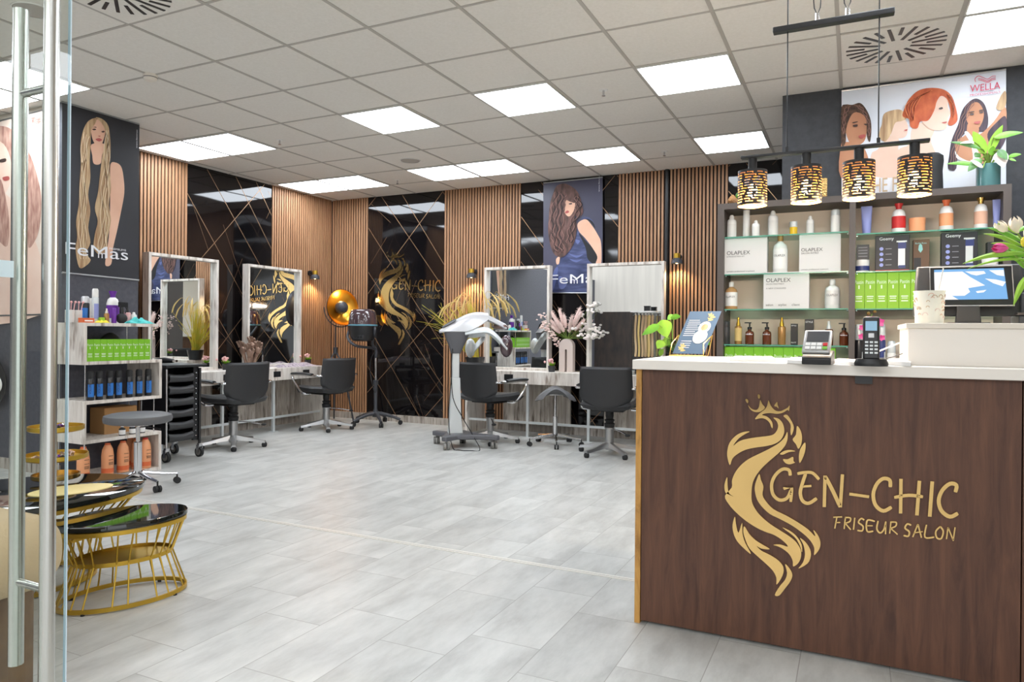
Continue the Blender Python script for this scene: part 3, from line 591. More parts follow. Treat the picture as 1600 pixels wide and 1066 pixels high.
def ex3(pr, n, k):
    f3 = lambda x, y: P(1310+x/5.078, 100+y/5.078, y=Y3)+n*.0196
    for c_, ds in ((13, (0, 30, 62, 95, 130)), (14, (14, 46, 80, 112))):
        for mi, pl_ in strands(c_, f3, [[(740-d_*.5, 215+d_*.25), (660-d_*.8, 260+d_*.4), (610-d_*.6, 350), (600-d_*.3, 450)] for d_ in ds]+[[(860+d_*.2, 240+d_*.3), (900+d_*.1, 320), (910, 400+d_*.4)] for d_ in ds[:3]], 6, 4, 2): pr.k = mi; pr.flat(pl_)
    for mi, pl_ in strands(15, f3, [[(60+d_, 340), (40+d_*.5, 430), (36+d_*.3, 560)] for d_ in (0, 30)]+[[(150+d_, 330), (200+d_*.6, 380), (240+d_*.3, 470), (245+d_*.2, 580)] for d_ in (-20, 10)]+[[(1060+d_, 300), (1000+d_, 420), (940+d_, 620), (900+d_, 800)] for d_ in (-20, 0, 20)], 5, 7, 5): pr.k = mi; pr.flat(pl_)
    pr.k = 8+3; A = P(1515, 145.5, y=Y3); Bq = P(1562, 139.5, y=Y3)
    text_mb(pr, 'WELLA', A+n*.02, (1, 0, 0), (0, 0, 1), (Bq-A).length, .046, 0)
    text_mb(pr, 'PROFESSIONALS', A+n*.02-Vector((0, 0, .028)), (1, 0, 0), (0, 0, 1), (Bq-A).length, .014, 0)
    for q, dy in enumerate((0, 11, 22)):
        w_ = [(1085, 165+dy*.5), (1080, 140+dy*.2), (1105, 118+dy), (1140, 128+dy), (1180, 142+dy), (1215, 120+dy), (1245, 118+dy)] if q == 0 else [(1105, 125+dy), (1140, 132+dy), (1180, 146+dy), (1215, 126+dy), (1245, 122+dy)]
        pr.flat([P(1310+x/5.078, 100+y/5.078, y=Y3)+n*.02 for x, y in stroke([(x_0, y_0-14) for x_0, y_0 in w_], 5)])
    pr.k = 8+4; A = P(1364, 302, y=Y3); text_mb(pr, 'HE FARBE', A+n*.02, (1, 0, 0), (0, 0, 1), (P(1450, 294, y=Y3)-A).length, .1, 0)
poster('poster', 'wide pale poster of four portraits behind the pendant lamp, one with a red bob', [P(1315, 142, y=Y3), P(1572, 108.5, y=Y3), P(1572, 300, y=Y3), P(1315, 308, y=Y3)], lay, ['poster_sky', 'dress_black', 'skin_tan', 'skin_fair', 'skin_tan', 'hair_red', 'hair_blond2', 'hair_curly', 'hair_dark', 'white', 'eye_ink', 'lips', 'ink_red', 'ink_tan'][0:1]+['skin_tan', 'skin_tan', 'skin_fair', 'skin_tan', 'hair_red', 'hair_blond2', 'hair_curly', 'hair_dark', 'white', 'eye_ink', 'lips', 'ink_red', 'ink_tan', 'strand_red', 'strand_rust', 'strand_brown'], ex3)
# 4: pale portrait on the wall behind the glass door
Y4 = 3.49
def a4(l): return crom([P(x/3.33, 180+y/3.33, y=Y4) for x, y in l], 4)
lay = [(1, a4([(-200, 130), (-60, 60), (40, 100), (62, 200), (60, 330), (20, 420), (-40, 480), (-150, 420)])), (1, a4([(-200, 480), (20, 400), (120, 600), (200, 700), (210, 1040), (-300, 1040)])),
 (2, a4([(-60, 60), (30, 60), (90, 100), (150, 190), (190, 300), (214, 420), (210, 560), (190, 640), (150, 690), (140, 560), (110, 640), (80, 560), (70, 420), (60, 250), (20, 150), (-60, 110)])), (2, a4([(0, 330), (30, 420), (50, 560), (40, 680), (0, 660), (-60, 600), (-40, 400)])),
 (3, a4([(15, 325), (45, 318), (50, 335), (25, 342)])), (4, a4([(-5, 235), (30, 225), (32, 240), (5, 246)]))]
def ex4(pr, n, k):
    pr.k = 4; A = P(46, 202, y=Y4); text_mb(pr, 'WELLA', A+n*.006, (1, 0, 0), (0, 0, 1), .15, .04, 0)
    for dy in (0, 3, 6): pr.flat([P(x, y, y=Y4)+n*.006 for x, y in stroke([(50, 186+dy), (54, 184+dy), (58, 187+dy), (62, 185+dy), (65, 183+dy)], 1.3)])
poster('poster', 'pale pink portrait poster of long wavy hair seen behind the glass door', [P(-95, 213, y=Y4), P(67.5, 172, y=Y4), P(67.5, 491.5, y=Y4), P(-95, 496, y=Y4)], lay, ['poster_peach', 'cheek', 'hair_rose', 'lips', 'eye_ink', 'ink_pale_red'], ex4)
# ================================================================= hydraulic chairs
def casterless(mb): return mb
def make_chair(label, base='star'):
    t = thing('styling_chair', label, 'chair', (0, 0, 0), 0, 'black styling chairs')
    # seat: slightly dished cushion, faces +y
    def seat(u, v, top):
        x = (u-.5)*.52; y = (v-.5)*.50; ed = max(abs(u-.5), abs(v-.5))*2
        r = min(1, (1-ed)/.16+.0); k = math.sqrt(max(0, 1-(1-r)**2))
        lip = .02*((v-.5)*2)**2*(1 if v > .5 else .3)+.035*abs((u-.5)*2)**2.5*.8
        return (x*(1-.08*(1-v)), y, .475+lip*.9-(.03 if v > .93 else 0)+(.032*k if top else -.038*k))
    mb = MB().sheet(lambda u, v: seat(u, v, 1), 18, 18); mb.sheet(lambda u, v: seat(u, v, 0), 18, 18); mb.build('seat', 'leather_black', t)
    # backrest: curved in plan, rounded lower corners
    def back(u, v, f):
        a = (u-.5)*2; wv = .258-.012*v; low = max(0, .30-v)/.30; wv *= math.sqrt(max(0.0, 1-(low**2.2)*.38))
        x = a*wv; y = -.245-.045*v+.055*abs(a)**2*.9; ed = max(abs(a), abs(v-.5)*2); k = math.sqrt(max(0, 1-max(0, (ed-.86)/.14)**2))
        return (x, y+(.018*k if f else -.018*k), .455+.40*v+.035*a*a*(1-v)*1.6)
    mb = MB().sheet(lambda u, v: back(u, v, 1), 20, 18); mb.sheet(lambda u, v: back(u, v, 0), 20, 18); mb.build('backrest', 'leather_black', t)
    for sx in (-1, 1):
        x = sx*.285
        arm = MB().tube(crom([(sx*.245, -.22, .655), (x, -.20, .655), (x, -.05, .655), (x, .22, .655), (x, .268, .62), (x, .18, .52), (x, .06, .44), (sx*.2, .04, .432)], 4, False), .0125, 8).build('armrest', 'chrome', t)
        pd = MB(); pd.sheet(lambda u, v: (x+(u-.5)*.055, -.10+.37*v, .668+.012*(1-(2*u-1)**2)+.018*v*(1-v)*2), 6, 10, .018); pd.build('arm_pad', 'plastic_black', arm)
        tag(arm, 'chrome tube armrest')
    MB().box((0, .0, .43), (.3, .26, .012)).cyl((0, 0, .425), (0, 0, .38), .04).build('seat_plate', 'plastic_black', t)
    MB().lathe([(0, .26), (.045, .26), (.052, .30), (.036, .31), (.05, .335), (.034, .345), (.04, .38), (0, .385)]).build('bellows', 'rubber', t)
    MB().lathe([(.0, .05), (.042, .05), (.042, .252), (.05, .255), (.05, .262), (0, .262)]).build('column', 'alu', t)
    pe = MB().tube([(.03, -.03, .255), (.12, -.12, .245), (.19, -.19, .225)], .006).build('pump_lever', 'chrome', t)
    MB().ball((.205, -.205, .22), .026, sz=.5).build('pedal_pad', 'rubber', pe)
    for k in range(5):
        a = 2*pi*k/5+.35; c, s_ = cos(a), sin(a)
        leg = MB(); pr = [(0.03, .095, .030, .026), (.12, .082, .026, .018), (.24, .062, .022, .013), (.315, .052, .024, .012)]; vs = []
        for d_, z, wd, hh in pr:
            for q in ((-wd, -hh), (wd, -hh), (wd*.6, hh), (-wd*.6, hh)): vs.append((d_*c-q[0]*s_, d_*s_+q[0]*c, z+q[1]))
        fs = [(0, 1, 2, 3)]+[(i*4+j, i*4+(j+1) % 4, i*4+4+(j+1) % 4, i*4+4+j) for i in range(3) for j in range(4)]+[(15, 14, 13, 12)]
        leg.add(vs, fs); lo = leg.build('base_leg', 'alu', t)
        MB().lathe([(0, 0), (.02, 0), (.026, .012), (.027, .03), (.018, .045), (0, .046)], (.305*c, .305*s_, 0), 12).build('foot', 'rubber', lo)
    return t
CH = make_chair('black salon chair at the left mirrors, beside the drawer trolley')
def place(o, x, y, ang): o.location = (x, y, 0); o.rotation_euler = (0, 0, RAD(ang-90)); return o
place(CH, -5.60, 5.20, 172)
for x, y, a, l in ((-5.66, 6.66, 169, 'black salon chair at the second left mirror, in front of the gold floor lamp'), (-3.50, 6.74, 80, 'black salon chair half hidden by the silver hair processor'), (-2.12, 6.58, 98, 'black salon chair nearest the reception counter, turned to the right mirror'), (-1.35, 6.9, 80, 'grey backed salon chair peeking over the left end of the reception counter')):
    c = copy_tree(CH); place(c, x, y, a); c['label'] = l
del c

# ================================================================= stools
def casters5(t, R, z0=.075, r=.0125, mat_='chrome', rot=.3, hub=.03):
    for k in range(5):
        a = 2*pi*k/5+rot; c, s_ = cos(a), sin(a)
        lo = MB().tube([(hub*c, hub*s_, z0+.035), (R*.6*c, R*.6*s_, z0+.012), (R*c, R*s_, z0)], [r*1.25, r*1.05, r*.85], 8).build('base_leg', mat_, t)
        w = MB(); w.cyl((R*c, R*s_, z0+.004), (R*c, R*s_, .045), .006)
        for q in (-1, 1): w.cyl((R*c-q*.005*s_, R*s_+q*.005*c, .024), (R*c-q*.022*s_, R*s_+q*.022*c, .024), .024, n=16)
        w.build('caster', 'rubber', lo)
st = thing('round_stool', 'round grey padded stool on a chrome five star base by the shelf', 'stool', (-4.755, 3.522, 0))
MB().lathe([(0, .478), (.20, .478), (.226, .488), (.232, .51), (.226, .535), (.19, .546), (0, .548)], n=36).build('seat', 'leather_grey', st)
MB().lathe([(0, .46), (.09, .46), (.09, .478), (0, .478)]).cyl((0, 0, .30), (0, 0, .47), .014).build('gas_rod', 'chrome', st)
MB().lathe([(0, .10), (.028, .10), (.028, .335), (.024, .34), (0, .34)]).build('column', 'chrome', st)
MB().tube([(.02, 0, .455), (.14, .02, .45), (.2, .03, .44)], .005).build('lever', 'plastic_black', st)
casters5(st, .27, rot=-.15)
sd = thing('saddle_stool', 'dark saddle seat stool between the two right hand chairs', 'stool', (-2.80, 6.86, 0), RAD(25))
def sad(u, v, top):
    a = (u-.5)*2; b = (v-.5)*2; w = .215*(1-.28*max(0, b)**1.5)*math.sqrt(max(0, 1-abs(b)**6*.6))
    z = .565-.105*abs(a)**1.8+.03*b*b; ed = max(abs(a), abs(b)); k = math.sqrt(max(0, 1-max(0, (ed-.72)/.28)**2))
    return (a*w, b*.17, z+(.026*k if top else -.028*k))
MB().sheet(lambda u, v: sad(u, v, 1), 18, 14).sheet(lambda u, v: sad(u, v, 0), 18, 14).build('seat', 'leather_grey', sd)
MB().cyl((0, 0, .28), (0, 0, .53), .014).box((0, 0, .527), (.12, .1, .01)).build('gas_rod', 'chrome', sd)
MB().lathe([(0, .09), (.026, .09), (.026, .30), (0, .305)]).build('column', 'chrome', sd); casters5(sd, .28, rot=.95)

# ================================================================= dressing counters
def station(name, label, loc, rz, L, panels, posts, sockets, end):
    """local: x along the wall, y from the wall (0) out to the front (+); all in metres"""
    t = thing(name, label, 'counter', loc, rz); Dp = .46
    MB().bb(0, L, 0, Dp, .595, .735).build('worktop', 'rustic', t, bev=.002)
    for a, b in panels: MB().bb(a, b, .055, .085, .10, .595).build('wall_panel', 'rustic_dark', t, bev=.001)
    if end is not None: MB().bb(end, end+.03, 0, Dp-.02, 0, .595).build('end_panel', 'rustic', t, bev=.001)
    for p_ in posts:
        MB().bb(p_-.014, p_+.014, Dp-.08, Dp-.052, .005, .595).bb(p_-.04, p_+.04, Dp-.1, Dp-.03, 0, .006).build('post', 'silver_light', t)
    MB().bb(0.03, L-.03, Dp-.078, Dp-.055, .15, .175).build('foot_rail', 'silver_light', t)
    for p_ in sockets: MB().bb(p_-.055, p_+.055, Dp-.002, Dp+.004, .635, .70).build('socket_plate', 'plastic_black', t, bev=.001)
    return t
# left wall: local x runs along -Y? use rz=90deg: local x -> +Y, local y -> -X ; mirrored so use rz=-90: x -> -Y, y -> +X
station('dressing_counter', 'long pale rustic wood dressing counter under the two left mirrors', (-6.452, 7.03, 0), RAD(-90), 2.5, [(.03, 1.05), (1.42, 1.75)], [.82, 1.56, 2.3], [.35, .83, 1.55], 0.0)
station('dressing_counter', 'long pale rustic wood dressing counter under the two right mirrors', (-1.45, 7.64, 0), RAD(180), 2.62, [(0, 1.05), (1.45, 2.3)], [.35, 1.12, 1.84], [.9, 2.05], 2.59)

def mirror(name, label, loc, rz, w, h=1.205):
    """local: x across, y toward the viewer, z up from the counter"""
    t = thing(name, label, 'mirror', loc, rz); d = .09
    for a, b, c_, e_ in ((-w/2, w/2, 0, .03), (-w/2, w/2, h-.03, h), (-w/2, -w/2+.03, .03, h-.03), (w/2-.03, w/2, .03, h-.03)):
        MB().bb(a, b, 0, d, c_, e_).build('frame_board', 'rustic', t, bev=.001)
    MB().bb(-w/2+.025, w/2-.025, .035, .041, .02, h-.02).build('mirror_glass', 'mirror', t, smooth=False)
    MB().bb(-w/2+.02, w/2-.02, .0, .034, .02, h-.02).build('backing', 'rustic_dark', t, smooth=False)
    return t
mirror('wall_mirror', 'tall pale framed mirror nearest the drawer trolley', (-6.39, 5.20, .735), RAD(-90), .86)
mirror('wall_mirror', 'tall pale framed mirror left of the wall lamp, reflecting black marble', (-6.39, 6.49, .735), RAD(-90), .88)
mirror('wall_mirror', 'tall pale framed mirror behind the silver hair processor', (-3.545, 7.54, .735), RAD(180), .84)
mirror('wall_mirror', 'tall pale framed mirror nearest the reception counter', (-2.245, 7.54, .735), RAD(180), .86)

# ---- wall sconces
def sconce(label, loc, rz, tilt, first=[None]):
    if first[0]:
        t = copy_tree(first[0]); t.location = loc; t.rotation_euler = (0, 0, rz); t['label'] = label; return t
    t = thing('wall_lamp', label, 'wall lamp', loc, rz, 'black and brass wall lamps'); first[0] = t
    MB().cyl((0, 0, .03), (0, .02, .03), .035).tube([(0, .01, .03), (0, .06, .035), (0, .09, .04)], .008).build('wall_plate', 'plastic_black', t)
    MB().cyl((0, .095, .01), (0, .095, .06), .034).build('lamp_holder', 'brass', t)
    s_ = MB(); pr = [(.034, .01), (.056, -.01), (.062, -.05), (.060, -.05), (.053, -.012), (.0, -.004)]; s_.lathe(pr, (0, .095, 0), 24); s_.build('lamp_shade', 'dark_paint', t)
    MB().ball((0, .095, -.03), .02).build('bulb', 'bulb', t)
    l = D.lights.new('wall_lamp_light', 'SPOT'); l.energy = 14; l.color = (1, .72, .4); l.spot_size = RAD(130); l.spot_blend = .6; l.shadow_soft_size = .02
    o = D.objects.new('wall_lamp_light', l); COL.objects.link(o); o.parent = t; o.location = (0, .095, -.055)
    return t
p = P(484, 428, x=-6.45); sconce('black and brass wall lamp in the corner right of the second left mirror', (-6.456, p.y, 1.90), RAD(-90), 0)
p = P(737, 428, y=7.6); sconce('black and brass wall lamp left of the mirror behind the silver processor', (p.x, 7.686, p.z), RAD(180), 0)
p = P(1058, 405, y=7.6); sconce('black and brass wall lamp right of the mirror nearest the counter', (p.x, 7.686, p.z), RAD(180), 0)

# ================================================================= drawer trolley
tr = thing('drawer_trolley', 'tall black drawer trolley on chrome casters beside the shelf', 'trolley', (-5.60, 4.475, 0))
# local: front toward +x, width along y
fr = MB()
for y in (-.165, .165): fr.bb(-.17, .15, y-.008, y+.008, .155, .83)
fr.bb(-.175, -.165, -.165, .165, .155, .83); fr.build('housing', 'plastic_black', tr)
for y in (-.175, .175): MB().cyl((.165, y, .10), (.165, y, .82), .009 if y < 0 else .012).build('front_post', 'chrome' if y < 0 else 'plastic_black', tr)
for y in (-.175, .175): MB().cyl((-.165, y, .10), (-.165, y, .82), .009).build('rear_post', 'chrome', tr)
MB().bb(-.19, .19, -.2, .235, .83, .856).build('top_tray', 'plastic_black', tr, bev=.008)
for k in range(6):
    z = .70-.106*k
    d_ = MB(); 
    def dr(u, v, z=z): return (.155+.022*math.sin(pi*v)**.6+.012*math.sin(pi*u), -.15+.255*u, z+.076*v-(.012*math.sin(pi*u)*v))
    d_.sheet(dr, 14, 6, .008); dw = d_.build('drawer', 'plastic_dark', tr)
    MB().bb(-.15, .16, -.148, .105, z, z+.055).build('drawer_bin', 'plastic_black', dw)
hl = MB(); 
for k in range(13): hl.ball((.163, .135, .20+.048*k), .006, 6)
MB().bb(.14, .16, .108, .158, .16, .825).build('punched_rail', 'plastic_black', tr); hl.build('rail_studs', 'chrome', tr)
for x, y in ((.165, -.175), (.165, .175), (-.165, -.175), (-.165, .175)):
    c_ = MB().box((x, y, .11), (.03, .03, .03)).box((x, y-.02, .075), (.035, .004, .07)).box((x, y+.02, .075), (.035, .004, .07)).build('caster_fork', 'chrome', tr)
    MB().cyl((x, y-.014, .045), (x, y+.014, .045), .045, n=24).build('wheel', 'rubber', c_); MB().cyl((x, y-.016, .045), (x, y+.016, .045), .03, n=20).build('wheel_hub', 'grey_rubber', c_)
p = (-5.62, 4.42, .856)
t = thing('hair_clipper', 'black hair clipper lying on the drawer trolley top', 'clipper', p); MB().tube([(-.09, -.03, .03), (0, 0, .035), (.08, .03, .03)], [.02, .028, .018], 10).build('body', 'plastic_black', t); MB().box((.095, .036, .03), (.03, .035, .02), .36).build('blade', 'chrome', t)

# ================================================================= zigzag shelf and what is on it
sh = thing('zigzag_shelf', 'pale rustic zigzag shelf unit against the grey wall by the glass door', 'shelf', (-5.41, 3.74, 0)); X0, X1s, Ya, Yb = -5.612, -5.21, 3.405, 4.075
for z, ya, yb in ((1.19, Ya, 4.035), (.895, Ya, Yb), (.595, Ya, Yb), (.297, Ya, Yb), (.0, Ya, Yb)): wmb(sh).bb(X0, X1s, ya, yb, z if z else .0, (z or 0)+.025).build('shelf_board', 'rustic', sh, bev=.001)
for z, y in ((.92, Ya), (.62, Yb-.025), (.322, Ya), (.025, Yb-.025)): wmb(sh).bb(X0, X1s, y, y+.025, z, z+(.27 if z > .9 else .275 if z > .1 else .272)).build('upright', 'rustic', sh, bev=.001)
for z, y in ((.92, 4.0), (.62, Ya+.03), (.322, Yb-.05), (.025, Ya+.03)):
    for x in (X1s-.03, X0+.06): wmb(sh).cyl((x, y, z), (x, y, z+.272), .005).build('support_rod', 'chrome', sh)

def prod(name, label, cat, x, y, z, group=None, rz=0): return thing(name, label, cat, (x, y, z), rz, group)
def at_shelf(px0, px1, pyt, **pl):
    """centre point, width and top height of something seen between two columns"""
    ax, v = list(pl.items())[0]
    c = P((px0+px1)/2, pyt, **pl); w = (px1-px0)/F_PX*depth(c); return c, w
# bottle styles, all with their foot on z=0
def bottle(label, x, y, z, h, r, style, body, cap, lab=None, group=None, cat='bottle', name=None, rz=0, labtxt=None, txtmat='plastic_black'):
    t = thing(name or {'can': 'spray_can', 'jar': 'jar', 'tube': 'cosmetic_tube'}.get(style, 'bottle'), label, cat, (x, y, z), rz, group)
    if style == 'can':
        MB().lathe([(0, 0), (r*.94, 0), (r, .004), (r, h*.72), (r*.9, h*.75), (0, h*.75)]).build('body', body, t)
        MB().lathe([(r*.93, h*.75), (r*.95, h*.78), (r*.93, h*.95), (r*.7, h), (0, h)]).build('cap', cap, t)
        if lab: MB().lathe([(r*1.01, h*.12), (r*1.01, h*.56)], a0=-.9, a1=1.1).build('label', lab, t)
    elif style == 'pump':
        MB().lathe([(0, 0), (r*.95, 0), (r, .004), (r, h*.48), (r*.9, h*.56), (r*.42, h*.62), (r*.42, h*.66), (0, h*.66)]).build('body', body, t)
        MB().lathe([(0, h*.66), (r*.5, h*.66), (r*.5, h*.76), (r*.18, h*.78), (r*.18, h*.93), (0, h*.93)]).box((-r*.4, 0, h*.955), (r*1.5, r*.42, h*.05)).build('pump', cap, t)
    elif style == 'jar':
        MB().lathe([(0, 0), (r*.95, 0), (r, .003), (r, h*.6), (0, h*.62)]).build('body', body, t)
        MB().lathe([(r*1.03, h*.6), (r*1.03, h), (0, h)]).build('lid', cap, t)
    elif style == 'tube':
        MB().lathe([(0, 0), (r*.85, 0), (r*.85, h*.16), (0, h*.16)]).build('cap', cap, t)
        b = MB(); b.sheet(lambda u, v: (r*(.9+.25*v)*cos(2*pi*u), r*(.9-.82*v)*sin(2*pi*u), h*(.16+.84*v)), 20, 8); b.build('body', body, t)
    elif style == 'spray':
        MB().lathe([(0, 0), (r*.95, 0), (r, .004), (r, h*.6), (r*.9, h*.66), (r*.5, h*.68), (0, h*.68)]).build('body', body, t)
        MB().lathe([(r*.58, h*.68), (r*.55, h*.76), (r*.34, h*.86), (r*.28, h), (0, h)]).build('cap', cap, t)
    elif style == 'flask':
        MB().lathe([(0, 0), (r*.96, 0), (r, .004), (r, h*.62), (r*.86, h*.72), (r*.36, h*.80), (r*.36, h*.84), (0, h*.84)]).build('body', body, t)
        MB().lathe([(r*.40, h*.82), (r*.40, h*.97), (r*.3, h), (0, h)]).build('cap', cap, t)
    elif style == 'wella':
        MB().lathe([(0, 0), (r*.96, 0), (r, .004), (r, h*.60), (r*.8, h*.74), (r*.45, h*.80), (0, h*.80)]).build('body', body, t)
        MB().lathe([(r*.42, h*.80), (r*.40, h*.86), (r*.6, h*.96), (r*.62, h), (0, h)]).build('cap', cap, t)
    else: # rounded white bottle with small dome cap
        MB().lathe([(0, 0), (r*.94, 0), (r, .004), (r, h*.72), (r*.8, h*.80), (r*.5, h*.82), (0, h*.82)]).build('body', body, t)
        MB().lathe([(r*.52, h*.82), (r*.5, h*.92), (r*.3, h), (0, h)]).build('cap', cap, t)
    if lab and style != 'can':
        z0, z1 = {'pump': (.08, .44), 'wella': (.16, .56), 'flask': (.12, .62), 'tube': (.3, .5), 'jar': (.12, .5)}.get(style, (.12, .6))
        if style != 'tube': MB().lathe([(r*1.012, h*z0), (r*1.012, h*z1)], a0=0, a1=2*pi).build('label', lab, t)
    if labtxt:
        q = MB(); text_mb(q, labtxt, (-r*.75, -r*1.03, h*.42), (1, 0, 0), (0, 0, 1), r*1.5, r*.32); q.build('lettering', txtmat, t, smooth=False)
    return t
# ten green boxes
mat('box_print', (226, 236, 210), .5)
def green_box(label, loc, rz, w, d_, h, txt='Pastin', group='green hair colour boxes', m='green_box'):
    t = thing('product_box', label, 'box', loc, rz, group); MB().bb(-w/2+.0006, w/2-.0006, 0, d_, 0, h).build('carton', m, t, bev=.0012)
    q = MB(); text_mb(q, txt, (-w*.4, -.0006, h*.70), (1, 0, 0), (0, 0, 1), w*.8, h*.10); q.bb(-w*.06, w*.06, -.0012, -.0002, h*.56, h*.66)
    q.bb(-w*.3, w*.3, -.0012, -.0002, h*.33, h*.36); q.bb(-w*.26, w*.26, -.0012, -.0002, h*.28, h*.30); q.bb(-w*.3, w*.3, -.0012, -.0002, h*.20, h*.23)
    q.build('print', 'box_print', t, smooth=False); return t
y0 = P(135, 590, x=-5.225).y; y1 = P(234.5, 590, x=-5.225).y; wy = (y1-y0)/10
gb = green_box('green hair colour box in the zigzag shelf row, the leftmost', (-5.225, y0+wy/2, .92), RAD(90), wy, .16, .168, group='green boxes in a row on the zigzag shelf')
ORD = ['', 'second', 'third', 'fourth', 'fifth', 'sixth', 'seventh', 'eighth', 'ninth']
for k in range(1, 10):
    c = copy_tree(gb); c.location.y = y0+wy*(k+.5); c['label'] = 'green hair colour box in the zigzag shelf row, ' + ('the rightmost' if k == 9 else ORD[k]+' from the left')
# seven black cans
mat('can_black', (22, 22, 26), .3, coat=.3)
xs = (141, 155, 171.5, 185, 202, 217, 231.5); cn = None
for k, px in enumerate(xs):
    q = P(px, 600, x=-5.27); lab = 'black hairspray can with blue label on the zigzag shelf, ' + ('at the left end' if k == 0 else 'at the right end' if k == 6 else ORD[k]+' from the left')
    if cn is None:
        cn = bottle(lab, -5.27, q.y, .62, .222, .026, 'can', 'can_black', 'rubber', 'blue_label', 'black cans with blue labels on the zigzag shelf', rz=RAD(-18)); tx = MB(); text_mb(tx, 'VOLUME', (.0275, -.0, .05), (0, 0, 1), (0, -1, 0), .08, .016); tx.build('lettering', 'plastic_black', cn, smooth=False)
    else: c = copy_tree(cn); c.location.y = q.y; c['label'] = lab
# orange bottles on the bottom board
ob = None
for k, (px, pyt, X, nm) in enumerate(((130, 697, -5.26, 'at the left end behind the gold tray'), (168, 692, -5.27, 'left of the stool column'), (192, 689, -5.27, 'just left of the stool column'), (204, 689, -5.42, 'in the back row'), (214, 688, -5.3, 'behind the stool column'), (227, 685, -5.27, 'at the right end with a red cap'))):
    q = P(px, 720, x=X); lab = 'large orange bottle on the lowest zigzag shelf, '+nm
    if ob is None:
        ob = thing('bottle', lab, 'bottle', (X, q.y, .025), 0, 'orange bottles at the bottom of the zigzag shelf')
        MB().lathe([(0, 0), (.040, 0), (.044, .006), (.044, .15), (.038, .20), (.022, .235), (0, .238)], n=24).build('body', 'orange', ob); MB().lathe([(.0445, .02), (.0445, .055)], n=24).build('lower_band', 'orange_deep', ob)
        MB().lathe([(.02, .232), (.02, .248), (0, .248)]).build('cap', 'orange_deep', ob); tx = MB()
        for zz in (.15, .12, .10, .092, .084): tx.bb(.0405, .0447, -.018, .018, zz, zz+.003)
        tx.build('print', 'plastic_black', ob)
    else:
        c = copy_tree(ob); c.location = (X, q.y, .025); c['label'] = lab
        if k == 5:
            for ch in kids(c):
                if ch.name.startswith('cap'): ch.data = ch.data.copy(); ch.data.materials[0] = MATS['red']
# cardboard box and small jars
q = P(163, 660, x=-5.40); q2 = P(214, 660, x=-5.40)
t = thing('cardboard_box', 'brown cardboard box on the lower zigzag shelf behind the stool seat', 'box', (-5.47, (q.y+q2.y)/2, .322)); w_ = q2.y-q.y
MB().bb(-.11, .07, -w_/2, w_/2, 0, .21).build('carton', 'card', t, bev=.002); tx = MB(); tx.bb(.07, .0706, -w_/2, w_/2, .09, .10); tx.build('tape', 'gold_liquid', t)
jr = None
for k, (px, nm) in enumerate(((191, 'left'), (207, 'middle'), (222, 'right'))):
    q = P(px, 660, x=-5.25); lab = 'small black jar with silver lid under the stool seat, %s one of three' % nm
    if jr is None: jr = bottle(lab, -5.25, q.y, .322, .10, .024, 'pump', 'can_black', 'silver_paint', 'paper', 'small black and silver bottles on the lower zigzag shelf')
    else: c = copy_tree(jr); c.location.y = q.y; c['label'] = lab
# black bags on tier one behind the green boxes
t = thing('folded_capes', 'crumpled black capes stuffed behind the green boxes', 'cloth', (-5.5, 3.75, .92)); 
t2 = MB(); rnd = random.Random(4); t2.sheet(lambda u, v: (-.09+.16*u, -.28+.5*v, .20*math.sin(pi*min(1, max(0, u)))**.4*(.85+.25*math.sin(9*v+3*u))*min(1, v*8, (1-v)*8)), 14, 24); t2.build('fabric', 'rubber', t)
# things on top of the zigzag shelf
ZT = 1.215
def topx(px, X=-5.36): q = P(px, 500, x=X); return q.y
def toph(px, py, X=-5.36): return P(px, py, x=X).z-ZT
mat('pot_white', (216, 214, 210), .4)
for k, (px, nm) in enumerate(((109, 'left'), (121, 'right'))):
    t = thing('cosmetics_cup', 'white round cup with makeup brushes on the zigzag shelf top, %s one of two' % nm, 'cup', (-5.33, topx(px, -5.33), ZT), 0, 'white brush cups on the zigzag shelf')
    MB().lathe([(0, 0), (.03, 0), (.032, .004), (.032, .095), (.029, .095), (.029, .01), (0, .01)]).build('cup', 'pot_white', t)
    for j in range(3): MB().tube([(.01*(j-1), .005*j, .02), (.03*(j-1), .01*j, .15)], .003, 6).ball((.033*(j-1), .011*j, .155), .009, 8).build('brush', 'pink' if j else 'plastic_black', t)
bottle('black can with blue side label on the zigzag shelf top', -5.40, topx(133, -5.40), ZT, toph(133, 463, -5.40), .030, 'can', 'can_black', 'silver_paint', 'blue_label', rz=RAD(-60))
t = thing('pill_box', 'flat orange carton lying on the zigzag shelf top', 'box', (-5.27, topx(135, -5.27), ZT)); MB().box((0, 0, .018), (.05, .095, .036)).build('carton', 'orange_deep', t, bev=.001); MB().bb(.0252, .0256, -.03, .035, .01, .02).build('print', 'paper', t)
bottle('slim white tube bottle behind the silver spray can', -5.45, topx(141, -5.45), ZT, toph(141, 466, -5.45), .014, 'can', 'white', 'white')
bottle('tall silver blue spray can with white cap, tallest on the zigzag shelf', -5.33, topx(148.5, -5.33), ZT, toph(148.5, 451, -5.33), .024, 'can', 'silver_light', 'white', 'lavender')
t = thing('tin', 'tiny lime green tin on the zigzag shelf top', 'tin', (-5.3, topx(158.5, -5.3), ZT)); MB().box((0, 0, .019), (.035, .035, .038)).build('body', 'lime_box', t, bev=.002); MB().box((0, 0, .041), (.036, .036, .006)).build('lid', 'lime_box', t, bev=.001)
bottle('small yellowish oil bottle next to the lime green tin', -5.3, topx(166.5, -5.3), ZT, toph(166.5, 482, -5.3), .019, 'spray', 'gold_liquid', 'cream')
bottle('large white bottle with purple label and cap on the zigzag shelf top', -5.42, topx(176, -5.42), ZT, toph(176, 455, -5.42), .046, 'wella', 'white', 'purple', 'purple')
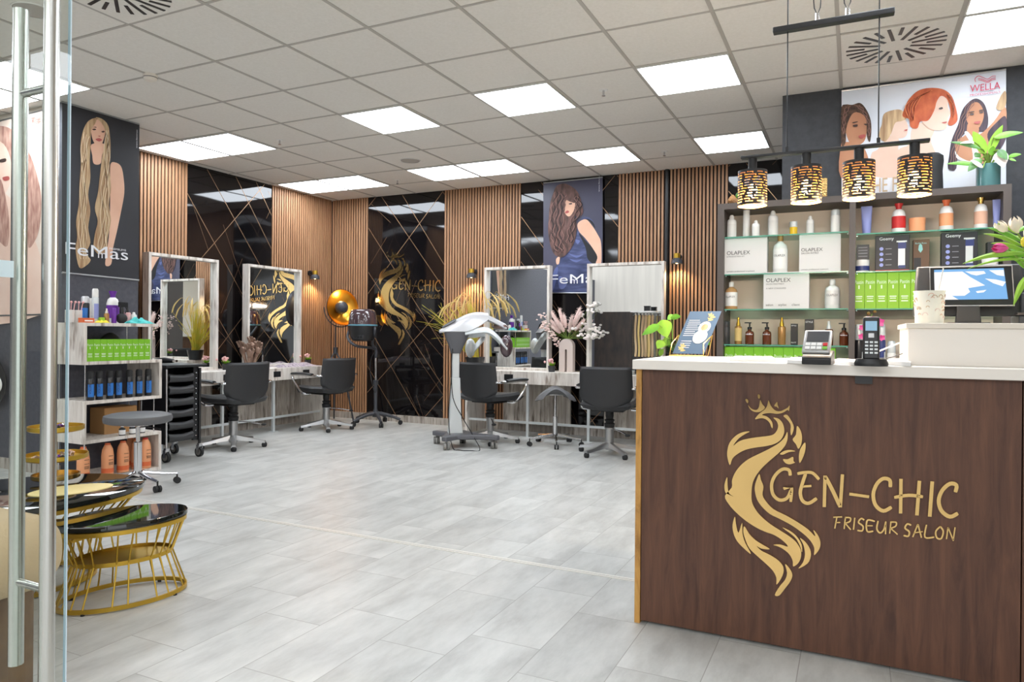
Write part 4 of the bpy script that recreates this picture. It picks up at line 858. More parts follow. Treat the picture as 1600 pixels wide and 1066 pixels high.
bottle('small purple bottle in front of the large white one', -5.3, topx(178, -5.3), ZT, toph(178, 481, -5.3), .018, 'can', 'purple', 'purple')
t = thing('water_sprayer', 'black round trigger sprayer on the zigzag shelf top', 'sprayer', (-5.3, topx(190, -5.3), ZT)); MB().ball((0, 0, .04), .042, 18).build('body', 'rubber', t)
MB().lathe([(.014, .075), (.016, .10), (.012, .13), (0, .13)]).box((0, .012, .15), (.022, .07, .04)).build('spray_head', 'plastic_black', t); MB().tube([(0, .03, .14), (0, .045, .11), (0, .03, .08)], .004).build('trigger', 'plastic_black', t)
bottle('pale pink spray bottle with black cap beside the black sprayer', -5.4, topx(199, -5.4), ZT, toph(199, 480, -5.4), .026, 'spray', 'pink', 'plastic_black')
bottle('small white bottle right of the pink spray bottle', -5.38, topx(209, -5.38), ZT, toph(209, 488, -5.38), .022, 'round', 'white', 'white')
def cloth(name, label, c, sx, sy, h, m, seed=1, n=26, rz=0, amp=1):
    t = thing(name, label, 'cloth', c, rz); r = random.Random(seed); ph = [r.uniform(0, 6) for _ in range(8)]
    def f(u, v):
        a = (u-.5)*2; b = (v-.5)*2; rr = math.sqrt(a*a+b*b); e = max(0, 1-rr**3)
        k = 1+.18*math.sin(5*math.atan2(b, a)+ph[0])+.1*math.sin(9*math.atan2(b, a)+ph[1])
        return (a*sx/2*k, b*sy/2*k, .003+h*e*(.55+.25*math.sin(6*a+ph[2]+2*b)*amp+.2*math.sin(8*b+ph[3]-3*a)*amp))
    MB().sheet(f, n, n, .002).build('fabric', m, t); return t
cloth('folded_cloth', 'turquoise cloth lying at the right end of the zigzag shelf top', (-5.32, topx(216, -5.32), ZT), .13, .21, .055, 'teal', 3)
cloth('cleaning_cloth', 'small yellow cloth on the front edge of the zigzag shelf top', (-5.245, topx(160, -5.245), ZT), .05, .10, .022, mat('yellow', (232, 212, 60), .8), 5)

# ================================================================= oval side tables
def oval_table(name, label, c, ang, a, b, h, base_s, mid_s=.76, wires=28, mid=True):
    t = thing(name, label, 'side table', (c[0], c[1], 0), ang); n = 64
    def ring(r, z, s_, m, nm, par=t): return MB().tube([(a*s_*cos(2*pi*k/n), b*s_*sin(2*pi*k/n), z) for k in range(n)], r, 6, closed=True).build(nm, m, par)
    MB().lathe([(0, h-.026), (.97, h-.026), (1, h-.022), (1, h-.004), (.985, h), (0, h)], n=n, sx=a, sy=b).build('stone_top', 'stone_top', t)
    MB().lathe([(.93, h-.028), (.985, h-.028), (.985, h-.046), (.93, h-.046), (.93, h-.028)], n=n, sx=a, sy=b).build('top_rim', 'brass', t)
    mz = h*.49
    MB().lathe([(0, mz), (1, mz), (1.0, mz+.018), (.985, mz+.018), (.985, mz+.006), (0, mz+.006)], n=n, sx=a*mid_s, sy=b*mid_s).build('lower_shelf', 'brass', t)
    MB().lathe([(base_s-.045, .006), (base_s, .006), (base_s, .024), (base_s-.045, .024), (base_s-.045, .006)], n=n, sx=a, sy=b).build('base_ring', 'brass', t)
    for k in range(wires):
        q = 2*pi*k/wires
        if cos(q*2+.3) < -.55 and k % 3 == 0: continue
        w_ = MB(); w_.tube([(a*.955*cos(q+.05), b*.955*sin(q+.05), h-.04), (a*mid_s*cos(q+.0), b*mid_s*sin(q+.0), mz+.01)], .0035, 6); w_.tube([(a*mid_s*cos(q), b*mid_s*sin(q), mz+.004), (a*(base_s-.02)*cos(q-.03), b*(base_s-.02)*sin(q-.03), .02)], .0035, 6)
        w_.build('wire_strut', 'brass', t)
    for k in range(4): q = pi/4+pi/2*k; MB().cyl((a*base_s*.97*cos(q), b*base_s*.97*sin(q), 0), (a*base_s*.97*cos(q), b*base_s*.97*sin(q), .008), .008).build('foot_pad', 'rubber', t)
    return t
oval_table('side_table', 'small oval brass wire side table with black stone top in front', (-2.845, 2.045), RAD(68), .258, .163, .36, 1.0, .76, 27)
oval_table('coffee_table', 'larger oval brass wire table with dark stone top behind the small one', (-3.44, 1.865), RAD(68), .59, .40, .42, .66, .70, 40)
BT = .42
q = P(112, 766, z=BT); t = thing('placemat', 'flat oval gold tray lying on the larger oval table', 'tray', (q.x, q.y, BT), RAD(68)); MB().lathe([(0, 0), (1, 0), (1, .004), (0, .004)], n=48, sx=.17, sy=.105).build('disc', mat('gold_matte', (232, 212, 150), .5, .15), t)
q = P(86, 752, z=BT+.005); t = thing('tiered_tray', 'three tier gold tray stand full of hair clips on the oval table', 'tray', (q.x-.075, q.y+.05, BT+.004))
MB().lathe([(0, 0), (.10, 0), (.105, .004), (.105, .022), (.10, .022), (.10, .006), (0, .006)], n=40).build('base_plate', 'gold', t)
MB().cyl((0, 0, 0), (0, 0, .238), .005).build('stem', 'gold', t)
for z, r_ in ((.095, .14), (.235, .122)):
    tr_ = MB().lathe([(0, z), (r_-.01, z), (r_, z+.006), (r_, z+.026), (r_-.005, z+.026), (r_-.006, z+.008), (0, z+.006)], n=44).build('tray', 'brass', t)
rnd = random.Random(2); ct = None
for k in range(26):
    lv = k % 2; z = (.102, .242)[lv]; a_ = rnd.uniform(0, 2*pi); r_ = rnd.uniform(.03, .10)
    o = thing('hair_clip', 'small hair clip heaped on the tiered gold tray', 'hair clip', (t.location.x+r_*cos(a_), t.location.y+r_*sin(a_), t.location.z+z), rnd.uniform(0, 6), 'hair clips on the tiered gold tray')
    MB().tube([(-.022, 0, .008), (0, .004, .018), (.022, 0, .008)], [.004, .006, .004], 6).tube([(-.022, 0, .006), (0, -.008, .006), (.022, 0, .006)], .003, 5).build('clip', rnd.choice(['plastic_black', 'white', 'purple', 'chrome', 'bronze']), o)
# ---- sofa and mat
sf = thing('sofa', 'beige velvet sofa end seen through the glass door at the left edge', 'sofa', (-2.66, 1.06, 0))
MB().box((0, 0, .515), (1.20, .54, .22)).build('arm_cushion', 'sofa', sf, bev=.095)
MB().box((-.05, -.01, .22), (1.02, .50, .40)).build('base', 'sofa_brown', sf, bev=.02)
for x in (-.4, .25):
    for y in (-.15, .12): MB().cyl((x, y, 0), (x, y, .04), .02).build('leg', 'plastic_black', sf)
for ch in kids(sf):
    for mo in ch.modifiers: mo.segments = 8

# ================================================================= glass door
gd = thing('glass_door', 'open frameless glass door at the left edge of the photo', 'door', (-1.72, .60, 0))
wmb(gd).bb(-1.725, -1.715, .12, 1.082, .01, 2.7).build('glass_pane', 'door_glass', gd, smooth=False)
wmb(gd).bb(-1.725, -1.715, 1.082, 1.0845, .01, 2.7).build('polished_edge', 'door_edge', gd, smooth=False)
for X in (-1.777, -1.659):
    h_ = wmb(gd).cyl((X, 1.003, .37 if X < -1.7 else .33), (X, 1.003, 1.914 if X < -1.7 else 1.96), .0165, n=24).build('pull_handle', 'steel', gd)
for z in (.565, 1.715): wmb(gd).cyl((-1.777, 1.003, z), (-1.659, 1.003, z), .0095, n=14).build('handle_standoff', 'steel', gd)
a = P(22, 408, x=-1.713); b = P(22, 434, x=-1.713); wmb(gd).bb(-1.7148, -1.7136, .90, a.y, b.z, a.z).build('sticker', mat('sticker', (208, 226, 232), .5), gd)
# dark thing hanging at the edge
t = thing('hanging_cape', 'pale and black cape hanging on the grey wall at the left edge', 'cape', (P(-12, 600, y=3.4).x, 3.46, .0)); z_ = P(0, 600, y=3.4).z
t.location.z = z_-.2
MB().sheet(lambda u, v: (-.1+.22*u*math.sin(pi*(.15+.7*v)), -.02-.03*math.sin(pi*u)*math.sin(pi*v), .4*v), 10, 14, .004).build('fabric', 'plastic_black', t)
MB().sheet(lambda u, v: (-.09+.195*u*math.sin(pi*(.15+.7*v)), -.045-.02*math.sin(pi*u)*math.sin(pi*v), .08+.22*v), 10, 14, .004).build('lining', 'white', t)
# ================================================================= hood dryer on its stand
hd = thing('hood_dryer', 'black rolling hood dryer with smoky visor in front of the marble logo', 'hair dryer', (P(587, 600, y=7.28).x, 7.28, 0))
for k in range(5):
    a = 2*pi*k/5+.55; c_, s_ = cos(a), sin(a)
    lg = MB().tube(crom([(.02*c_, .02*s_, .14), (.10*c_, .10*s_, .135), (.22*c_, .22*s_, .10), (.31*c_, .31*s_, .065)], 4, False), [.026]*4+[.022]*4+[.018]*5, 10).build('base_leg', 'dark_paint', hd)
    w_ = MB(); 
    for q in (-1, 1): w_.cyl((.31*c_-q*.004*s_, .31*s_+q*.004*c_, .028), (.31*c_-q*.022*s_, .31*s_+q*.022*c_, .028), .028, n=16)
    w_.build('caster', 'rubber', lg)
MB().lathe([(0, .10), (.04, .10), (.03, .18), (.022, .20), (.022, .55), (0, .55)]).lathe([(.022, .50), (.032, .50), (.032, .56), (.022, .56)]).build('pole', 'dark_paint', hd)
MB().cyl((0, 0, .55), (0, 0, .86), .014).build('inner_pole', 'chrome', hd)
hc = P(567, 505, y=7.0); hx = hc.x-hd.location.x; hy = 7.0-7.28
for k_, q in enumerate((-1, 1)):
    MB().tube(crom([(0, 0, .84), (0, 0, .93), (hx*.3, hy*.3, .965), (hx*.8, hy-.14, 1.0), (hx-.15, hy-.10, 1.10), (hx-.178, hy, 1.22)] if q < 0 else [(0, 0, .84), (.01, -.02, .95), (.05, hy*.5, 1.02), (hx+.178, hy, 1.16), (hx+.178, hy, 1.22)], 5, False), .017, 10).build('yoke_arm', 'dark_paint', hd)
pr = [(.165, 1.17), (.172, 1.20), (.172, 1.26), (.168, 1.272)]
MB().lathe([(.09, 1.03), (.125, 1.04), (.15, 1.08), (.168, 1.14), (.174, 1.215), (.17, 1.217), (.155, 1.14), (.12, 1.06), (.09, 1.04)], (hx, hy, .02), 32).build('lower_shell', 'plastic_black', hd)
MB().lathe([(.175, 1.217), (.178, 1.224), (.176, 1.234), (.172, 1.234)], (hx, hy, .02), 32).build('light_ring', mat('teal_ring', (96, 150, 168), .3), hd)
MB().lathe([(.175, 1.234), (.172, 1.28), (.162, 1.35), (.145, 1.40), (.12, 1.418), (.06, 1.42), (0, 1.42), ], (hx, hy, .02), 32).build('visor', mat('smoky', (72, 54, 58), .12, coat=.7), hd)
MB().box((hx+.05, hy-.135, 1.10), (.15, .03, .05)).build('control_panel', 'plastic_dark', hd, bev=.004)
q_ = MB(); 
for k in range(3): q_.cyl((hx+.01+.04*k, hy-.148, 1.10), (hx+.01+.04*k, hy-.157, 1.10), .012)
q_.build('control_knobs', 'plastic_black', hd)
MB().tube(crom([(-.005, -.02, .92), (-.06, -.03, .8), (-.05, -.04, .62), (.02, -.05, .42), (.05, -.04, .46), (.03, -.02, .6)], 6, False), .005, 6).build('cable', 'rubber', hd)

# ================================================================= floor lamp with golden bowl
fl = thing('floor_lamp', 'black tripod floor lamp with gold lined bowl in the room corner', 'floor lamp', (-6.08, 7.32, 0))
bz = P(533, 481, y=7.3); bxx = bz.x+6.08
for a in (.2, 2.3, 4.4): MB().tube([(0, 0, .92), (.10*cos(a), .10*sin(a), .75), (.27*cos(a), .27*sin(a), .0)], .011, 8).build('leg', 'dark_paint', fl)
for a in (.2, 2.3, 4.4): MB().tube([(0, 0, .62), (.14*cos(a), .14*sin(a), .58)], .007, 6).build('brace', 'dark_paint', fl)
MB().cyl((0, 0, .6), (0, 0, 1.25), .008).lathe([(0, .88), (.03, .88), (.03, .96), (0, .96)]).build('pole', 'dark_paint', fl)
dirv = Vector((.93, -.30, .10)).normalized(); cc_ = Vector((bxx, -.02, bz.z))
rot = dirv.to_track_quat('Z', 'Y').to_matrix().to_4x4()
bo = MB(); bo.M = Matrix.Translation(cc_-dirv*.09) @ rot; R_ = .235
bo.lathe([(.0001, -.005)]+[(R_*math.sin(a_), .13*(1-cos(a_))) for a_ in (.2, .5, .8, 1.1, 1.35, 1.57)], n=36); bo.build('bowl', 'dark_paint', fl)
bo = MB(); bo.M = Matrix.Translation(cc_-dirv*.09) @ rot; bo.lathe([(.0001, .003)]+[((R_-.004)*math.sin(a_), .004+.128*(1-cos(a_))) for a_ in (.2, .5, .8, 1.1, 1.35, 1.57)], n=36); bo.build('bowl_lining', 'gold_inner', fl)
bo = MB(); bo.M = Matrix.Translation(cc_-dirv*.09) @ rot; bo.ball((0, 0, .10), .085, 24).cyl((0, 0, 0), (0, 0, .1), .02); bo.build('front_cap', 'dark_paint', fl)
up = Vector((0, 0, 1)); side = dirv.cross(up).normalized()
MB().tube([cc_+side*.25*cos(a_)-up*.25*abs(sin(a_)) for a_ in [pi*k/16 for k in range(17)]], .007, 6).build('yoke', 'dark_paint', fl)
l = D.lights.new('floor_lamp_light', 'POINT'); l.energy = 1.5; l.color = (1, .75, .4); l.shadow_soft_size = .03; o = D.objects.new('floor_lamp_light', l); COL.objects.link(o); o.parent = fl; o.location = cc_-dirv*.02+up*.14

# ================================================================= silver hair processor
hp = thing('hair_processor', 'silver hair processor with arching hood arms on a wheeled stand', 'hair processor', (-3.70, 6.34, 0), RAD(38))
bs = MB(); bs.prism([Vector((x, y, .085)) for x, y in ((-.16, .20), (-.22, .17), (-.10, -.02), (-.17, -.26), (-.13, -.31), (0, -.2), (.2, -.22), (.38, -.31), (.42, -.27), (.20, -.06), (.14, .15), (.09, .18), (.04, .10), (-.06, .10))], (0, 0, .05)); bs.build('base', 'grey_paint', hp, bev=.012)
for x, y in ((-.17, .16), (-.12, -.27), (.36, -.26), (.10, .14)):
    w_ = MB().cyl((x, y, .09), (x, y, .06), .01)
    for q in (-1, 1): w_.cyl((x+q*.006, y, .037), (x+q*.03, y, .037), .037, n=18)
    w_ = w_.build('caster', 'grey_rubber', hp)
po = MB(); vs = []
for z, wx, wy in ((.13, .075, .06), (.30, .058, .05), (.70, .045, .04)):
    for q in ((-1, -1), (1, -1), (1, 1), (-1, 1)): vs.append((q[0]*wx, q[1]*wy, z))
po.add(vs, [(0, 1, 2, 3), (8, 9, 10, 11)]+[(i*4+j, i*4+(j+1) % 4, i*4+4+(j+1) % 4, i*4+4+j) for i in range(2) for j in range(4)]); po.build('lower_post', 'silver_light', hp, bev=.006)
MB().bb(-.036, .036, -.03, .03, .70, 1.0).build('upper_post', 'silver_light', hp, bev=.006)
# head: tapering dark body, bright cap, three arms curving to the right
he = MB(); vs = []
rings = ((.95, .05, .045, .0), (1.02, .075, .06, .005), (1.12, .12, .085, .01), (1.17, .135, .09, .01))
for z, wx, wy, ox in rings:
    for k in range(20): a = 2*pi*k/20; vs.append((ox+wx*math.copysign(abs(cos(a))**.6, cos(a)), wy*math.copysign(abs(sin(a))**.6, sin(a)), z))
he.add(vs, [tuple(range(20))]+[(i*20+k, i*20+(k+1) % 20, (i+1)*20+(k+1) % 20, (i+1)*20+k) for i in range(3) for k in range(20)]); he.build('motor_housing', 'grey_paint', hp)
def cap(u, v, th=0):
    a = (v-.5)*2; x = -.17+.50*u; cz = 1.19+.19*math.sin(pi*.58*min(1, u*1.05))**1.1; rz_ = 1.175+.0*u+(.13*((u-.5)/.5)**1.5 if u > .5 else 0); wy = .025+.085*math.sin(pi*min(1, .06+u*.72))
    return (x, a*wy, rz_+(cz-rz_)*(1-abs(a)**2.6))
MB().sheet(cap, 22, 12, .022).build('top_cap', 'silver_paint', hp)
MB().sheet(lambda u, v: (-.14+.13*u, (v-.5)*.12*(.5+u*.6), 1.228+.082*u-.02*((v-.5)*2)**2), 8, 6, .004).build('display', 'plastic_dark', hp)
def arm(y0, y1, x1, z1, wd, zst, name='hood_arm', m='silver_paint', bow=.1):
    pts = crom([(.08, y0*.3, zst), (.20, y0*.7, zst+bow*.6), (.34, y0+.3*(y1-y0), zst+bow*.3), (x1, y1, z1)], 6, False)
    def f(u, v):
        i = u*(len(pts)-1); k = min(int(i), len(pts)-2); p_ = pts[k].lerp(pts[k+1], i-k); a = (v-.5)*2
        return p_+Vector((0, a*wd*(1-.25*u), -.055*a*a))
    ao = MB().sheet(f, 20, 8, .014).build(name, m, hp); return ao, pts
a1_, p1_ = arm(.02, .08, .54, 1.26, .085, 1.33, bow=.07)
MB().ball(p1_[-1]+Vector((-.06, 0, -.03)), .09, 20, 1, .8, .35).build('heat_lamp', mat('lamp_glass', (120, 96, 90), .15, coat=.6), hp)
a2_, p2_ = arm(-.10, -.16, .50, 1.05, .085, 1.20, bow=.03, m='silver_light')
MB().ball(p2_[-1]+Vector((0, 0, -.02)), .105, 20, .65, .5, 1.1).build('heat_lamp', 'smoky', hp)
a3_, p3_ = arm(.16, .24, .22, 1.0, .05, 1.17, bow=.0, m='silver_light')
MB().ball(p3_[-1]+Vector((-.03, 0, .0)), .095, 18, .6, .6, 1.1).build('heat_lamp', 'silver_light', hp)
MB().tube(crom([(-.04, -.05, 1.0), (-.05, -.07, .8), (-.035, -.09, .5), (.06, -.12, .3), (.16, -.2, .12), (.20, -.36, .008), (.1, -.38, .006), (.0, -.33, .006), (-.06, -.25, .03), (-.08, -.1, .3), (-.05, -.06, .7)], 6, False), .0045, 6).build('cable', 'rubber', hp)

# ================================================================= grass planter
gp = thing('grass_planter', 'tall yellow ornamental grass in a black pot behind the silver processor', 'plant', (-4.02, 7.34, .735))
MB().lathe([(0, 0), (.085, 0), (.115, .14), (.118, .145), (.108, .145), (.09, .1), (0, .1)], n=28).build('pot', 'plastic_black', gp); MB().lathe([(0, .11), (.1, .11)], n=20).build('soil', 'soil', gp)
rnd = random.Random(7); gb_ = MB(); hb_ = MB()
for k in range(210):
    a = rnd.uniform(0, 2*pi); L_ = rnd.uniform(.35, .8); lean = rnd.uniform(.05, .55)*(1.2 if cos(a) < 0 else .6); r0 = rnd.uniform(0, .06); dr = rnd.uniform(0, 1)**2
    pts = []
    for j in range(9):
        t_ = j/8; rr = r0+lean*L_*t_**1.5*(1.25 if cos(a) < 0 else .5); zz = .1+L_*t_*(1-.25*lean)-dr*.75*lean*t_**3.2*L_; yy = .5 if sin(a) > 0 else 1
        pts.append((rr*cos(a)-.10*t_, max(-.5, min(.24, rr*sin(a)*yy)), zz))
    w0 = rnd.uniform(.0028, .005); gb_.tube(pts, [w0*(1-.7*j/8) for j in range(9)], 4)
gb_.build('blades', 'grass_yellow', gp)
for k in range(16):
    a = rnd.uniform(1.6, 5.2) if k % 3 else rnd.uniform(-.6, .8); L_ = rnd.uniform(.6, .85); q = rnd.uniform(.15, .4)
    pts = crom([(.02*cos(a), .02*sin(a), .1), (q*.25*cos(a), q*.2*sin(a), .1+L_*.6), (q*.6*cos(a), q*.4*sin(a), .1+L_), (q*1.1*cos(a), q*.6*sin(a), .08+L_*.93), (q*1.3*cos(a), q*.7*sin(a), .03+L_*.82)], 5, False); n_ = len(pts)
    pts = [Vector((x.x, min(.2, x.y), x.z)) for x in pts]
    hb_.tube(pts, [.0022 if i < n_*.55 else .009*math.sin(pi*(i-n_*.55)/(n_*.45+.01))+.002 for i in range(n_)], 6)
hb_.build('seed_heads', 'grass_head', gp)

# ================================================================= arch vase with dried flowers
vz = P(886, 560, y=7.44); va = thing('arch_vase', 'white arch shaped ceramic vase holding pink pampas and white dried flowers', 'vase', (vz.x, 7.44, .735))
out = []; wv, hv, r_i = .082, .37, .012
outer = [(-wv, 0)]+[(wv*cos(pi-pi*k/14), hv-wv+wv*sin(pi-pi*k/14)) for k in range(15)]+[(wv, 0)]
inner = [(r_i, 0)]+[(r_i*cos(pi*k/8), hv-.13+r_i*sin(pi*k/8)) for k in range(9)]+[(-r_i, 0)]
MB().prism([Vector((x, -.04, z)) for x, z in outer+inner], (0, .08, 0)).build('vase_body', 'ceramic', va, bev=.006)
rnd = random.Random(11); st_ = MB(); pl = MB(); wf = MB()
def tgt(px, py): q = P(px, py, y=7.4); return Vector((q.x-vz.x, -.04, q.z-.735))
for px, py in ((862, 488), (872, 483), (880, 492), (856, 500), (868, 497), (905, 482), (912, 488), (898, 495), (893, 507), (863, 510), (915, 500), (877, 505)):
    e_ = tgt(px, py)+Vector((0, rnd.uniform(-.08, .08), 0)); b_ = Vector((0, 0, hv)); ctl = [b_, b_.lerp(e_, .5)+Vector((e_.x*.08, 0, 0)), e_]
    st_.tube(crom(ctl, 4, False), .0022, 5); c2 = crom([b_.lerp(e_, .45), b_.lerp(e_, .75), e_], 5, False)
    pl.tube(c2, [.006+.014*math.sin(pi*min(1, (i+1)/(len(c2)+1)*1.02))**.7 for i in range(len(c2))], 9)
    for j in range(110):
        t_ = rnd.random(); p_ = b_.lerp(e_, .45+.55*t_); d_ = Vector((rnd.uniform(-1, 1), rnd.uniform(-1, 1), rnd.uniform(.2, 1.4))).normalized()*rnd.uniform(.02, .045); pl.tube([p_, p_+d_], [.0035, .0008], 3)
for px, py in ((845, 497), (850, 505), (856, 514), (862, 522), (868, 530), (872, 537), (848, 512)):
    e_ = tgt(px, py); st_.tube([(0, 0, hv), e_], .0015, 4)
    for j in range(12): p_ = e_+Vector((rnd.gauss(0, .02), rnd.gauss(0, .02), rnd.gauss(0, .02))); pl.ball(p_, rnd.uniform(.008, .015), 6, 1.3, .6, .8)
for px, py in ((900, 512), (908, 516), (915, 514), (922, 518), (905, 524), (914, 526), (920, 528), (929, 512), (934, 520), (928, 526), (918, 478), (924, 486), (912, 492), (926, 475), (915, 504)):
    e_ = tgt(px, py)+Vector((0, rnd.uniform(-.05, .05), 0)); st_.tube(crom([(0, 0, hv), Vector((e_.x*.5, 0, hv+(e_.z-hv)*.3)), e_], 4, False), .0012, 4)
    for j in range(5):
        p_ = e_+Vector((rnd.gauss(0, .018), rnd.gauss(0, .018), rnd.gauss(0, .018))); wf.ball(p_, rnd.uniform(.012, .018), 7, 1.2, .35, .8)
st_.build('stems', 'stem', va); pl.build('pampas_plumes', 'pampas', va); wf.build('white_blossoms', 'petal_white', va)

# ---- little potted flowers
def potted(label, loc, first=[None]):
    if first[0]: c = copy_tree(first[0]); c.location = loc; c['label'] = label; return c
    t = thing('potted_flower', label, 'plant', loc, 0, 'small pink flowers in black pots'); first[0] = t; r = random.Random(3)
    MB().lathe([(0, 0), (.034, 0), (.042, .065), (.044, .068), (.038, .068), (0, .06)], n=20).build('pot', 'plastic_dark', t)
    lf = MB(); fw = MB()
    for k in range(26):
        a = r.uniform(0, 6.28); e = r.uniform(.03, .06); z = .07+r.uniform(0, .035); lf.sheet(lambda u, v: (e*u*cos(a)-(v-.5)*.018*math.sin(pi*min(1, u+.1))*sin(a), e*u*sin(a)+(v-.5)*.018*math.sin(pi*min(1, u+.1))*cos(a), .06+(z-.05)*u), 4, 3)
    for k in range(16): fw.ball((r.gauss(0, .024), r.gauss(0, .024), .115+r.gauss(0, .01)), .013, 7)
    lf.build('leaves', 'leaf_lime', t); fw.build('blossoms', 'pink', t); return t
for px, X, l in ((353, -6.2, 'small pink potted flower right of the mirror nearest the trolley'), (481, -6.25, 'small pink potted flower at the far end of the left counter')):
    q = P(px, 570, x=X); potted(l, (X, q.y, .735))
q = P(862, 570, y=7.3); potted('small pink potted flower between mirror and arch vase', (q.x, 7.3, .735))
q = P(250, 570, x=-6.2)

# ---- bronze hands sculpture
q = P(391, 555, x=-6.15); ha = thing('hand_sculpture', 'bronze coloured cluster of display hands on the left counter', 'sculpture', (-6.15, q.y, .735), RAD(20)); rnd = random.Random(5); ha.scale = (1.3, 1.3, 1.3)
MB().lathe([(0, 0), (.08, 0), (.075, .015), (0, .018)], n=20).build('base', 'bronze', ha)
for (x, y, ln, tl) in ((-.05, .0, .13, -.25), (.0, .03, .17, 0), (.05, -.01, .13, .3), (.01, -.04, .11, .05)):
    h_ = MB(); h_.tube([(x*.5, y*.5, .01), (x, y, ln*.7), (x+tl*.05, y, ln)], [.016, .014, .02], 8); b0 = Vector((x+tl*.05, y, ln))
    h_.ball(b0+Vector((tl*.03, 0, .03)), .03, 10, 1, .5, 1.2)
    for j in range(4):
        f0 = b0+Vector((tl*.05+(j-1.5)*.016, 0, .055)); ln2 = (.05, .058, .054, .042)[j]; h_.tube(crom([f0, f0+Vector((tl*.02+(j-1.5)*.003, -.006, ln2*.6)), f0+Vector((tl*.03+(j-1.5)*.004, -.022, ln2))], 3, False), .0078, 7)
    h_.tube([b0+Vector((.026, -.005, .02)), b0+Vector((.045, -.012, .045)), b0+Vector((.05, -.02, .065))], [.01, .009, .007], 7); h_.build('hand', 'bronze', ha)
q = P(463, 566, x=-6.15); cloth('patterned_scarf', 'crumpled dark and pale patterned scarf on the left counter by the end', (-6.15, q.y, .735), .26, .62, .05, 'stripe_cloth', 8)
q = P(352, 552, x=-6.3); t = thing('hair_dryer', 'black hair dryer lying on the left counter near the trolley', 'hair dryer', (-6.2, P(245, 570, x=-6.2).y, .735)); MB().tube([(0, -.08, .05), (0, 0, .055), (0, .08, .05)], [.028, .038, .03], 14).build('barrel', 'plastic_black', t); MB().tube([(0, -.03, .05), (.10, -.02, .02)], .016, 10).build('handle', 'plastic_black', t)
# sockets / sterile items on right counter end
q = P(1008, 560, y=7.4); sw = thing('swatch_display', 'clear acrylic rack of blonde hair swatches in front of the right mirror', 'display rack', (q.x, 7.36, .735))
for x in (-.115, .115): MB().bb(x-.003, x+.003, -.06, .06, 0, .66).build('side_plate', 'acrylic', sw)
MB().bb(-.135, .135, -.07, .07, .66, .672).build('top_plate', 'white', sw); MB().bb(-.12, .12, -.065, .065, 0, .008).build('bottom_plate', 'acrylic', sw)
for k in range(6):
    x = -.09+.036*k; mb = MB(); mb.sheet(lambda u, v: (x+(u-.5)*.022+.004*math.sin(8*v), -.02+.006*math.sin(6*v+k), .19+.44*v), 4, 14, .006); so = mb.build('hair_swatch', ('hair_blond2', 'grass_head', 'hair_blonde')[k % 3], sw); 
    MB().ball((x, -.02, .64), .011, 8).build('clip', 'white', so)
for k in range(4): MB().lathe([(0, 0), (.02, 0), (.02, .07), (.008, .08), (.008, .1), (0, .1)], (-.08+.05*k, 0, .01), 12).build('tint_bottle', 'plastic_black', sw)
t = thing('hair_clips_box', 'black open box on top of the hair swatch rack', 'box', (q.x+.03, 7.36, .735+.672)); MB().box((0, 0, .025), (.06, .05, .05)).build('body', 'plastic_black', t, bev=.004); MB().box((0, 0, .052), (.064, .054, .006)).build('lid', 'plastic_dark', t)

# ================================================================= product wall shelf
mat('treatment_white', (208, 206, 203), .5); mat('lime_box2', (140, 188, 40), .5)
SY0, SY1 = 5.32, 5.655; ws = thing('product_shelf', 'dark brown wall shelf unit with glass shelves behind the counter', 'shelf', (-.02, 5.5, 0)); SB = .16
wmb(ws).bb(-.905, -.86, SY0, SY1, SB, 2.075).build('side_panel', 'shelf_brown', ws); wmb(ws).bb(.832, .875, SY0, SY1, SB, 2.075).build('side_panel', 'shelf_brown', ws)
wmb(ws).bb(-.035, .003, SY0, SY1-.012, SB, 2.075).build('divider', 'shelf_brown', ws); wmb(ws).bb(-.905, .875, SY0, SY1, 2.075, 2.118).build('top_board', 'shelf_brown', ws); wmb(ws).bb(-.905, .875, SY0, SY1, .12, SB).build('bottom_board', 'shelf_brown', ws)
wmb(ws).bb(-.86, .832, SY1-.012, SY1-.001, SB, 2.075).build('back_panel', 'shelf_back', ws)
SH = {1: 1.874, 2: 1.604, 3: 1.350, 4: 1.095}; RH = {1: 1.854, 2: 1.598, 3: 1.347}
for k, (a, b, hs) in enumerate(((-.855, -.04, SH), (.008, .828, RH))):
    for z in hs.values():
        s_ = wmb(ws).bb(a, b, SY0+.012, SY1-.02, z-.008, z).build('glass_shelf', 'shelf_glass', ws); wmb(ws).bb(a, b, SY0+.0105, SY0+.012, z-.008, z).build('glass_front_edge', 'glass_edge', s_)
        for x in (a+.004, b-.004): wmb(ws).cyl((x-.004, SY0+.05, z-.013), (x+.004, SY0+.05, z-.013), .006).build('shelf_pin', 'chrome', s_)
wmb(ws).bb(-.86, -.04, SY0+.01, SY1-.02, .80, .815).build('lower_board', 'shelf_brown', ws); wmb(ws).bb(.003, .832, SY0+.01, SY1-.02, .80, .815).build('lower_board', 'shelf_brown', ws)
YS = 5.42
def shp(px0, px1, pyt, z, y=YS):
    a = P(px0, pyt, y=y); b = P(px1, pyt, y=y); return (a.x+b.x)/2, (b.x-a.x), a.z-z
def BT_(px0, px1, pyt, z, label, style, body, cap, lab=None, y=YS, group=None, txt=None, **k):
    x, w, h = shp(px0, px1, pyt, z, y); return bottle(label, x, y, z, h, w/2, style, body, cap, lab, group, labtxt=txt, **k)
